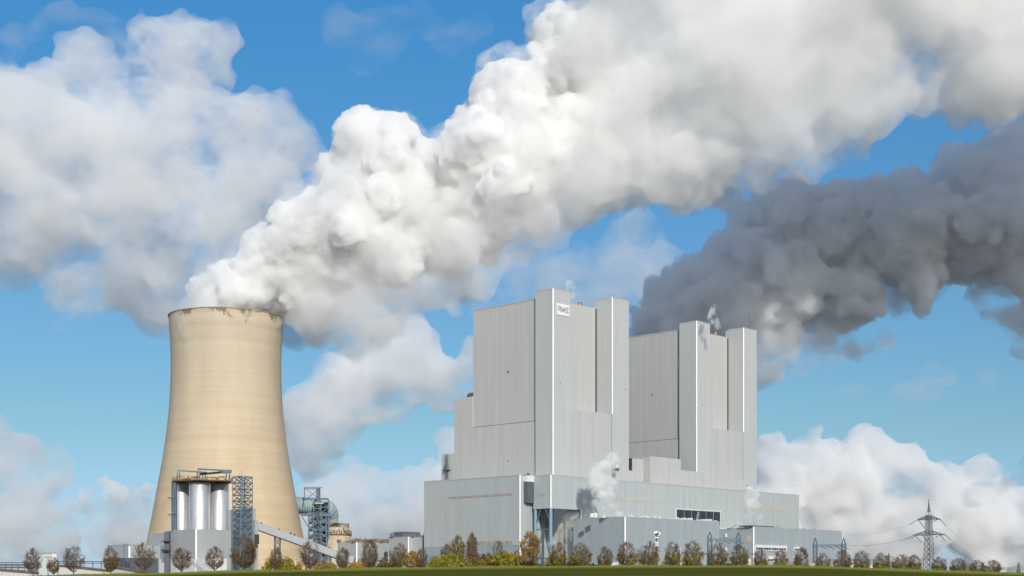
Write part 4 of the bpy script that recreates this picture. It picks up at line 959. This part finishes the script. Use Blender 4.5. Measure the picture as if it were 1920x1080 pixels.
def place_tree(i, px, top, w, kind, label):
    rg = random.Random(i * 7 + 1); D = Dtree(px) + rg.uniform(-10, 10); x = local(px, D).x; g = ground(x, D) - .15; h = zat(top, D) - g; wd = pxm(w, D)
    W0 = {'bare': 8.4, 'poplar': 3.8, 'cone': 6, 'purple': 6, 'olive': 6}.get(kind[:-2], 7.1)
    r = thing({'lime': 'lime_tree', 'bare': 'bare_tree', 'poplar': 'poplar_tree', 'gold': 'golden_tree'}.get(kind[:-2], 'young_tree'), label, 'tree', (x, D, g), 'trees in the row along the field edge')
    r.scale = (wd / W0, wd / W0, h / 10); r.rotation_euler = (0, 0, rg.uniform(0, 6.28))
    for nm, me in proto(kind):
        o = bpy.data.objects.new(nm, me); COL.objects.link(o); o.parent = r
for i, t in enumerate(TREES): place_tree(i, *t)
def bush_mesh(seed, mats, n=1500):
    rng = np.random.default_rng(seed); P = []
    lob = [(rng.normal() * .45, rng.normal() * .3, rng.uniform(.25, .75), rng.uniform(.25, .45)) for _ in range(9)]
    for _ in range(n):
        a, b, c, r = lob[rng.integers(len(lob))]; d = rng.normal(size=3); d /= np.linalg.norm(d); q = np.array((a, b, c)) + d * r * rng.uniform(.55, 1.05); q[2] = max(q[2], .02); P.append(q)
    V = []; Fc = []; leaf_quads(P, .06, rng, V, Fc); return mesh_from(V, Fc, 'foliage', M[mats])
BM = {}
BUSH = [(505, 1050, 20, 'green', 'green shrub under the upper conveyor gallery'), (540, 1046, 30, 'green', 'tall green shrub beneath the middle of the conveyor gallery'), (556, 1054, 22, 'gold', 'yellow shrub under the middle of the conveyor'), (598, 1053, 30, 'gold', 'bright yellow shrub by the conveyor end'),
    (625, 1057, 24, 'green', 'low green shrub left of the slim purple tree'), (662, 1054, 26, 'gold', 'yellow brown shrub right of the conveyor foot'), (680, 1048, 26, 'gold', 'yellow shrub behind the pointed bare tree'), (718, 1049, 36, 'olive', 'olive shrub between the pointed tree and the filter building'), (738, 1052, 24, 'gold', 'golden shrub under the filter building'),
    (822, 1046, 34, 'green', 'yellow green shrub at the left foot of the wide hall'), (846, 1038, 40, 'green', 'large yellow green shrub under the tall olive tree'), (870, 1042, 44, 'green', 'dense olive shrub right of the tall olive tree'), (914, 1036, 36, 'brown', 'brown shrub before the middle of the wide hall'), (950, 1036, 46, 'green', 'broad dark green shrub left of the golden tree'), (962, 1030, 26, 'gold', 'sandy shrub at the white corner of the wide hall'), (985, 1052, 30, 'hedge', 'dark low shrub at the foot of the golden tree'),
    (925, 1056, 44, 'hedge', 'long dark hedge before the wide hall'), (1018, 1056, 24, 'hedge', 'dark rounded shrub below the blue legs'), (1034, 1048, 22, 'green', 'pale green shrub left of the pinkish tree'), (1066, 1055, 26, 'hedge', 'dark hedge right of the pinkish tree'), (1074, 1046, 24, 'olive', 'tan shrub left of the round brown tree'), (1107, 1056, 18, 'hedge', 'dark ball shaped shrub left of the front hall corner'), (1122, 1057, 20, 'olive', 'small clipped olive shrub before the white shed'), (1256, 1050, 18, 'olive', 'olive shrub at the foot of the first tree right of the mast'), (1284, 1056, 26, 'hedge', 'low dark hedge between the two round trees right of the mast'), (1312, 1057, 26, 'hedge', 'low dark hedge left of the front hall gantry'), (1360, 1052, 22, 'hedge', 'low dark hedge under the front hall gantry'), (1432, 1058, 22, 'hedge', 'low dark hedge under the window band'), (1490, 1048, 24, 'gold', 'bright yellow bush under the small window')]
for i, (px, top, w, mt, lb) in enumerate(BUSH):
    rg = random.Random(i + 50); D = Dtree(px) + rg.uniform(-22, -6) if top >= 1036 and 800 < px < 1000 else Dtree(px) + rg.uniform(6, 30); x = local(px, D).x; g = ground(x, D) - .1; h = zat(top, D) - g; wd = pxm(w, D)
    k = (mt, i % 3)
    if k not in BM: BM[k] = bush_mesh(i + 9, mt)
    o = bpy.data.objects.new('shrub', BM[k]); COL.objects.link(o); o.location = (x, D, g); o.scale = (wd / 1.35, wd / 1.35, max(.8, h) / .98); o.rotation_euler = (0, 0, rg.uniform(-.5, .5))
    tag(o, lb, 'shrub', 'shrubs along the field edge')
# parked vehicles behind the hedge
def car(px, D, col, label, van=False):
    x = local(px, D).x; g = ground(x, D) + .9
    r = thing('parked_van' if van else 'parked_car', label, 'van' if van else 'car', (x, D, g))
    L_, Wd, H1, H2 = (5.4, 2.0, 1.2, 2.3) if van else (4.4, 1.8, .85, 1.5)
    b = MB(); prof = [(-L_ / 2, .3), (-L_ / 2, H1), (-L_ / 2 + .15, H2 if van else H1)] + ([] if van else [(-L_ / 2 + .7, H2 - .05)]) + [(.5, H2), (1.3, H1 + .05), (L_ / 2 - .1, H1 - .15), (L_ / 2, .3)]
    n = len(prof); vs = [(x + p[0], D - Wd / 2, g + p[1]) for p in prof] + [(x + p[0], D + Wd / 2, g + p[1]) for p in prof]
    b.add(vs, [tuple(range(n)), tuple(range(2 * n - 1, n - 1, -1))] + [(i, n + i, n + (i + 1) % n, (i + 1) % n) for i in range(n)]); b.build('body', col, r)
    w = MB(); w.prism([(x - L_ / 2 + .9, D - Wd / 2 - .02), (x + .6, D - Wd / 2 - .02), (x + .6, D - Wd / 2 + .1), (x - L_ / 2 + .9, D - Wd / 2 + .1)], g + H1, g + H2 - .15); w.build('side_window', M['glass'], r)
    for s in (-1, 1):
        MB().tube((x + s * L_ * .31, D - Wd / 2 - .05, g + .33), (x + s * L_ * .31, D + Wd / 2 + .05, g + .33), .33, 14).build('wheel', M['black'], r)
car(1190, 560, M['white'], 'white van parked behind the front hall corner tree', True)
car(1268, 585, M['white'], 'white van parked below the thin post right of the mast', True)
car(1210, 600, M['dark_and_shade'], 'dark car parked under the tree left of the telecom mast')
car(1095, 560, M['white'], 'white car behind the round brown tree')

# ------------------------------------------------------------------ steam and clouds: closed hulls of puffs filled with scattering vapour
_pr = np.random.default_rng(77); _G = _pr.normal(size=(4096, 3)).astype(np.float32); _G /= np.linalg.norm(_G, axis=1)[:, None]
def perlin(p):
    i = np.floor(p).astype(np.int64); f = (p - i).astype(np.float32); u = f * f * f * (f * (f * 6 - 15) + 10)
    def g(dx, dy, dz):
        h = ((i[:, 0] + dx) * 73856093 ^ (i[:, 1] + dy) * 19349663 ^ (i[:, 2] + dz) * 83492791) & 4095
        gr = _G[h]; return gr[:, 0] * (f[:, 0] - dx) + gr[:, 1] * (f[:, 1] - dy) + gr[:, 2] * (f[:, 2] - dz)
    def L(a, b, t): return a + (b - a) * t
    x0 = L(L(g(0, 0, 0), g(1, 0, 0), u[:, 0]), L(g(0, 1, 0), g(1, 1, 0), u[:, 0]), u[:, 1])
    x1 = L(L(g(0, 0, 1), g(1, 0, 1), u[:, 0]), L(g(0, 1, 1), g(1, 1, 1), u[:, 0]), u[:, 1])
    return L(x0, x1, u[:, 2]) * 1.6
def vget(me, what='co'):
    a = np.empty(len(me.vertices) * 3, np.float32); me.vertices.foreach_get(what, a); return a.reshape(-1, 3)
def roughen(me, octs, seed):
    for sc, amp, mode in octs:
        v = vget(me); n = vget(me, 'normal'); q = perlin(v / sc + seed * 17.3)
        if mode == 'b': q = np.abs(q) * 2 - .5
        me.vertices.foreach_set('co', (v + n * (q * amp)[:, None]).ravel()); me.update()
ICO = {}
def ico(n):
    if n not in ICO:
        bm = bmesh.new(); bmesh.ops.create_icosphere(bm, subdivisions=n, radius=1)
        ICO[n] = (np.array([v.co for v in bm.verts]), np.array([[v.index for v in f.verts] for f in bm.faces])); bm.free()
    return ICO[n]
def remesh(o, voxel):
    m = o.modifiers.new('r', 'REMESH'); m.mode = 'VOXEL'; m.voxel_size = voxel
    me = bpy.data.meshes.new_from_object(o.evaluated_get(bpy.context.evaluated_depsgraph_get())); old = o.data
    o.modifiers.clear(); o.data = me; bpy.data.meshes.remove(old)
def puffs(spec, D, fill=.9, spread=.4, seed=1, squash=1.0):
    """photo circles (px, py, radius px[, depth]) -> spheres in metres"""
    rng = np.random.default_rng(seed); out = []
    for s in spec:
        d = s[3] if len(s) > 3 else D + rng.uniform(-spread, spread) * s[2] * D / F
        out.append((*at(s[0], s[1], d), s[2] * fill * d / F))
    return out
def vapour(name, label, cat, P, seed, levels, voxel, mat, rough=((20, 3.4, 'b'), (9, 2, 'b'), (4, 1.1, 'b')), group=None, kind=None, parent=None):
    rng = np.random.default_rng(seed); S = list(P); cur = list(P)
    for n, lo, hi in levels:
        nx = []
        for x, y, z, r in cur:
            for _ in range(n):
                d = rng.normal(size=3); d /= np.linalg.norm(d); q = r * rng.uniform(lo, hi); m = r * rng.uniform(.78, .98); nx.append((x + d[0] * m, y + d[1] * m, z + d[2] * m, q))
        S += nx; cur = nx
    V = []; Fc = []; k = 0
    for x, y, z, r in S:
        if r < voxel * .8: continue
        v, f = ico(3 if r > voxel * 8 else 2 if r > voxel * 2.2 else 1); V.append(v * r + np.array([x, y, z])); Fc.append(f + k); k += len(v)
    V = np.concatenate(V); Fc = np.concatenate(Fc)
    me = bpy.data.meshes.new(name); nf = len(Fc)
    me.vertices.add(len(V)); me.vertices.foreach_set('co', V.astype(np.float32).ravel())
    me.loops.add(nf * 3); me.loops.foreach_set('vertex_index', Fc.astype(np.int32).ravel())
    me.polygons.add(nf); me.polygons.foreach_set('loop_start', np.arange(0, nf * 3, 3, dtype=np.int32)); me.update(calc_edges=True)
    o = bpy.data.objects.new(name, me); COL.objects.link(o)
    remesh(o, voxel)
    if rough:
        roughen(o.data, [(a * voxel, b * voxel, c) for a, b, c in rough], seed); remesh(o, voxel * .9)
        roughen(o.data, [(voxel * 3, voxel * .35, 'n')], seed)
    o.data.materials.clear(); o.data.materials.append(mat); settle(o)
    if parent is None: tag(o, label, cat, group, kind)
    else: o.parent = parent; o.location = o.location - parent.location
    return o
MAIN = [(430, 590, 84, 905), (445, 548, 56, 902), (470, 540, 58, 900), (490, 505, 62, 900), (508, 485, 62), (555, 520, 70, 905), (590, 505, 80), (580, 440, 86), (552, 430, 55), (660, 430, 105), (722, 290, 92), (672, 340, 72), (740, 360, 90), (740, 470, 70), (800, 400, 115), (880, 420, 80), (940, 320, 118), (955, 190, 90), (900, 250, 60), (1040, 270, 105), (1080, 110, 85), (1040, 60, 50)]
SOFT = [(560, 590, 68, 945), (612, 600, 62, 890), (660, 582, 76, 878), (720, 560, 66, 878), (800, 530, 66, 878), (520, 560, 70, 935), (880, 490, 66, 878), (950, 450, 56, 880), (592, 535, 74, 890), (650, 530, 88, 885), (740, 500, 92, 880), (840, 460, 90, 880), (950, 400, 90, 880), (1010, 380, 84, 885), (1060, 330, 110, 885), (1110, 320, 80, 890)]
DRIFT = [(1060, 200, 110), (1120, 90, 110), (1150, 200, 130), (1120, 310, 80), (1230, 300, 98), (1220, 120, 140), (1330, 230, 140), (1310, 320, 76), (1400, 100, 150), (1450, 220, 112), (1550, 190, 108), (1635, 165, 84), (1560, 60, 140), (1720, 100, 108), (1850, 140, 92), (1780, 40, 140), (1920, 60, 150), (1970, 160, 90),
    (1300, -60, 180), (1480, -80, 190), (1680, -100, 190), (1900, -100, 190), (2050, 50, 180), (2100, -100, 200), (1500, -260, 190), (1700, -290, 200), (1900, -290, 200), (2100, -290, 200), (2120, 170, 140), (2280, 100, 180), (2300, -120, 200), (2300, -300, 200)]  # farthest puffs, out of view, added to shade the dark plume
DARK = [(1240, 560, 48), (1290, 590, 60), (1290, 530, 48), (1380, 560, 78), (1370, 500, 62), (1470, 520, 105), (1480, 420, 88), (1430, 400, 40), (1580, 440, 115), (1600, 550, 70), (1700, 440, 108), (1800, 355, 76), (1850, 400, 128), (1900, 320, 88), (1950, 420, 130), (2050, 400, 150), (1640, 385, 56), (1220, 610, 42), (2220, 400, 160), (2420, 420, 170)]  # rightmost puffs, out of view, added to shade the small grey cloud
RAG = [(1500, 620, 60), (1600, 625, 58), (1430, 640, 60), (1340, 640, 60), (1540, 690, 36), (1460, 690, 40), (1650, 640, 34), (1420, 700, 34), (1250, 625, 45), (1700, 540, 50), (1890, 590, 48), (1860, 545, 40), (1930, 640, 36), (1990, 600, 60)]
t = thing('steam_plume', 'huge bright white steam plume billowing from the cooling tower to the upper right', 'steam plume', at(424, 590, 905))
vapour('billows', None, None, puffs(MAIN, 895, fill=.85, seed=5), 1, [(18, .28, .48), (16, .28, .46), (9, .3, .5)], 1.0, volmat('steam', .38, col=(.995, .995, .995)), rough=((9, 1.2, 'b'), (3.5, .8, 'b')), parent=t)
vapour('veil', None, None, puffs(MAIN, 895, fill=.93, seed=5), 4, [(16, .28, .5), (10, .28, .46)], 1.9, volmat('veil_steam', .07, noise=(.07, .42, .62, (1, 1, 1)), step=.2), parent=t)
vapour('soft_underside', None, None, puffs(SOFT, 925, seed=8), 8, [(14, .35, .55), (8, .3, .5)], 2.2, volmat('soft_steam', .055, noise=(.02, .33, .55, (1, 1, 1)), step=.25), parent=t)
vapour('drift', None, None, puffs(DRIFT, 895, seed=9), 9, [(14, .32, .52), (8, .3, .48)], 2.2, volmat('drifting_steam', .07, noise=(.014, .36, .54, (1, 1, 1)), step=.25, col=(.985, .985, .984)), parent=t)
t = thing('shaded_steam_plume', 'dark grey shaded steam plume drifting behind the farther boiler house', 'steam plume', at(1240, 600, 1120))
vapour('billows', None, None, puffs(DARK, 1125, seed=6), 2, [(16, .28, .48), (14, .28, .46), (6, .3, .5)], 1.5, volmat('shaded_steam', .16, col=(.975, .979, .985)), parent=t)  # part of its shade is put into this greyer, bluish colour
vapour('ragged_base', None, None, puffs(RAG, 1120, seed=7), 3, [(12, .35, .6), (6, .3, .5)], 3.0, volmat('ragged_steam', .085, noise=(.026, .45, .60, (1, 1, 1.2)), step=.2, col=(.93, .94, .955)), parent=t)
# little steam wisps over the roofs
def wisp(spec, D, label, seed, dens=.6):
    vapour('steam_wisp', label, 'steam wisp', puffs(spec, D, seed=seed, fill=1.0), seed, [(10, .35, .6), (6, .3, .5)], D / 1400 * 1.1, volmat('wisp_steam', dens, noise=(.2, .44, .6, (1, 1, .8)), step=.2), group='steam wisps over the roofs')
wisp([(1158, 964, 7), (1150, 950, 9), (1140, 935, 12), (1127, 920, 14), (1122, 905, 15), (1115, 892, 12), (1150, 905, 13), (1140, 875, 14), (1150, 860, 12), (1112, 880, 9), (1133, 968, 6), (1130, 950, 8)], 785, 'white steam wisp rising from the front hall roof', 31)
wisp([(1404, 980, 5), (1402, 970, 7), (1410, 955, 9), (1415, 940, 10), (1412, 928, 10), (1422, 968, 6), (1425, 950, 8), (1398, 935, 7)], 850, 'white steam wisp over the window block roof', 32)
wisp([(1343, 620, 4), (1346, 611, 5), (1340, 601, 6), (1334, 592, 5), (1336, 582, 4), (1340, 574, 3)], 905, 'white steam wisp from the farther boiler house roof', 33, .45)
wisp([(1080, 568, 5), (1074, 556, 7), (1068, 545, 8), (1066, 533, 8), (1062, 523, 6)], 850, 'thin steam wisp from the nearer boiler house roof', 34, .30)
wisp([(1050, 1035, 7), (1055, 1018, 9), (1062, 1000, 10), (1060, 985, 11), (1055, 972, 10), (1068, 965, 9)], 806, 'steam wisp drifting under the overhanging bay', 35, .16)
# background clouds, kilometres behind the plant
def cloud(spec, D, label, seed, dens, noise=None, col=.99, vox=3.4, fill=.93, levels=((13, .3, .5), (7, .3, .45)), squash=None):
    k = D / 1000
    nz = None if noise is None else (noise[0] / k, noise[1], noise[2], noise[3])
    vapour('cloud', label, 'cloud', puffs(spec, D, seed=seed, fill=fill), seed, levels, vox * k, volmat('cloud_vapour', dens / k, noise=nz, step=.35, col=(col, col, col)), group='clouds in the sky')
cloud([(60, 300, 165), (200, 190, 105), (320, 130, 105), (380, 100, 70), (250, 320, 175), (420, 300, 140), (510, 290, 95), (400, 460, 125), (300, 480, 130), (150, 420, 140), (0, 420, 130), (230, 535, 60), (90, 170, 70), (-80, 250, 160), (470, 420, 100)], 2600, 'large soft pale cloud bank behind and left of the cooling tower plume', 3, .045, (.021, .415, .58, (1, 1, 1.2)), col=.985, vox=3.0)
cloud([(760, 680, 62), (700, 700, 66), (650, 720, 70), (600, 770, 70), (640, 790, 60), (850, 715, 55), (820, 740, 45), (890, 700, 50), (590, 830, 45), (570, 860, 40), (760, 730, 50)], 3000, 'pale cloud between the cooling tower and the nearer boiler house', 12, .08, (.02, .38, .56, (1, 1, 1.2)))
cloud([(600, 950, 60), (680, 910, 45), (640, 960, 70), (740, 940, 70), (820, 920, 70), (850, 870, 45), (880, 960, 90), (560, 990, 60), (720, 1000, 70), (800, 1000, 80)], 4200, 'low cloud bank near the horizon between tower and halls', 13, .06, (.02, .34, .56, (1, 1, 1.3)))
cloud([(1450, 870, 55), (1520, 860, 52), (1590, 865, 58), (1640, 880, 50), (1700, 880, 52), (1560, 920, 80), (1480, 930, 80), (1650, 940, 80), (1740, 940, 70), (1800, 920, 55), (1840, 900, 45), (1820, 970, 70), (1900, 960, 70), (1560, 1000, 80), (1700, 1000, 80), (1860, 1010, 80), (1430, 990, 80), (1980, 980, 90)], 4500, 'bright heaped cumulus bank low on the right behind the pylon', 14, .14, (.016, .38, .52, (1, 1, 1.2)), col=.965, vox=2.6, levels=((16, .28, .5), (10, .28, .46)), fill=.88)
cloud([(1915, 890, 26), (1890, 905, 24), (1868, 918, 20), (1845, 922, 17), (1826, 930, 12), (1905, 925, 22), (1880, 935, 14), (1860, 938, 10), (1945, 870, 34), (1950, 910, 30), (1925, 855, 22), (1985, 890, 40)], 1500, 'small blue grey cloud above the power lines at far right', 15, .05, (.04, .42, .6, (1, 1, 1.3)), col=.93)
cloud([(196, 905, 17), (212, 912, 15), (180, 912, 14), (226, 922, 15), (166, 922, 13), (152, 934, 12), (232, 934, 12), (140, 944, 9), (200, 920, 16), (300, 908, 12), (286, 916, 13), (310, 930, 14)], 1900, 'small bright cloud puff left of the silos', 16, .26, (.03, .38, .52, (1, 1, 1.2)), vox=2.2)
cloud([(20, 840, 45), (-20, 860, 60), (60, 900, 50), (110, 890, 40), (0, 930, 50), (150, 980, 60), (250, 1000, 70), (50, 1000, 80), (360, 1000, 80), (-60, 990, 80)], 1950, 'dim grey cloud layer low at the left edge', 17, .06, (.02, .38, .60, (1, 1, 1.6)), col=.95)
cloud([(960, 540, 48), (1020, 500, 44), (1090, 480, 50), (1150, 470, 52), (1200, 430, 45), (1080, 540, 55), (1180, 540, 55), (920, 560, 40), (1250, 480, 45)], 2800, 'faint pale cloud above the nearer boiler house', 18, .035, (.018, .40, .62, (1, 1, 1.2)))
cloud([(1670 + 24 * i, 738 - 5.5 * i + (i % 3) * 3, 9 + 3 * (i % 2)) for i in range(9)], 5000, 'thin streak of high cloud right of the farther boiler house', 21, .018, (.03, .35, .6, (.5, 1, 2)))
cloud([(640 + 45 * i, 60 + 25 * math.sin(i * 1.7), 24 + 8 * (i % 3)) for i in range(7)], 4000, 'faint wispy veil of cloud high above the cooling tower plume', 22, .013, (.03, .42, .66, (.6, 1, 1.4)))
cloud([(-20 + 60 * i, 60 + 22 * math.sin(i * 2.1), 30 + 9 * (i % 3)) for i in range(5)], 4200, 'faint ragged cloud at the top left corner', 23, .02, (.03, .42, .66, (.7, 1, 1.4)))
cloud([(1480 + 60 * i, 755 - 8 * i + 12 * math.sin(i * 2), 20 + 6 * (i % 3)) for i in range(7)], 5200, 'very faint veil of cloud above the right hand cumulus', 24, .016, (.03, .40, .66, (.5, 1, 1.8)))
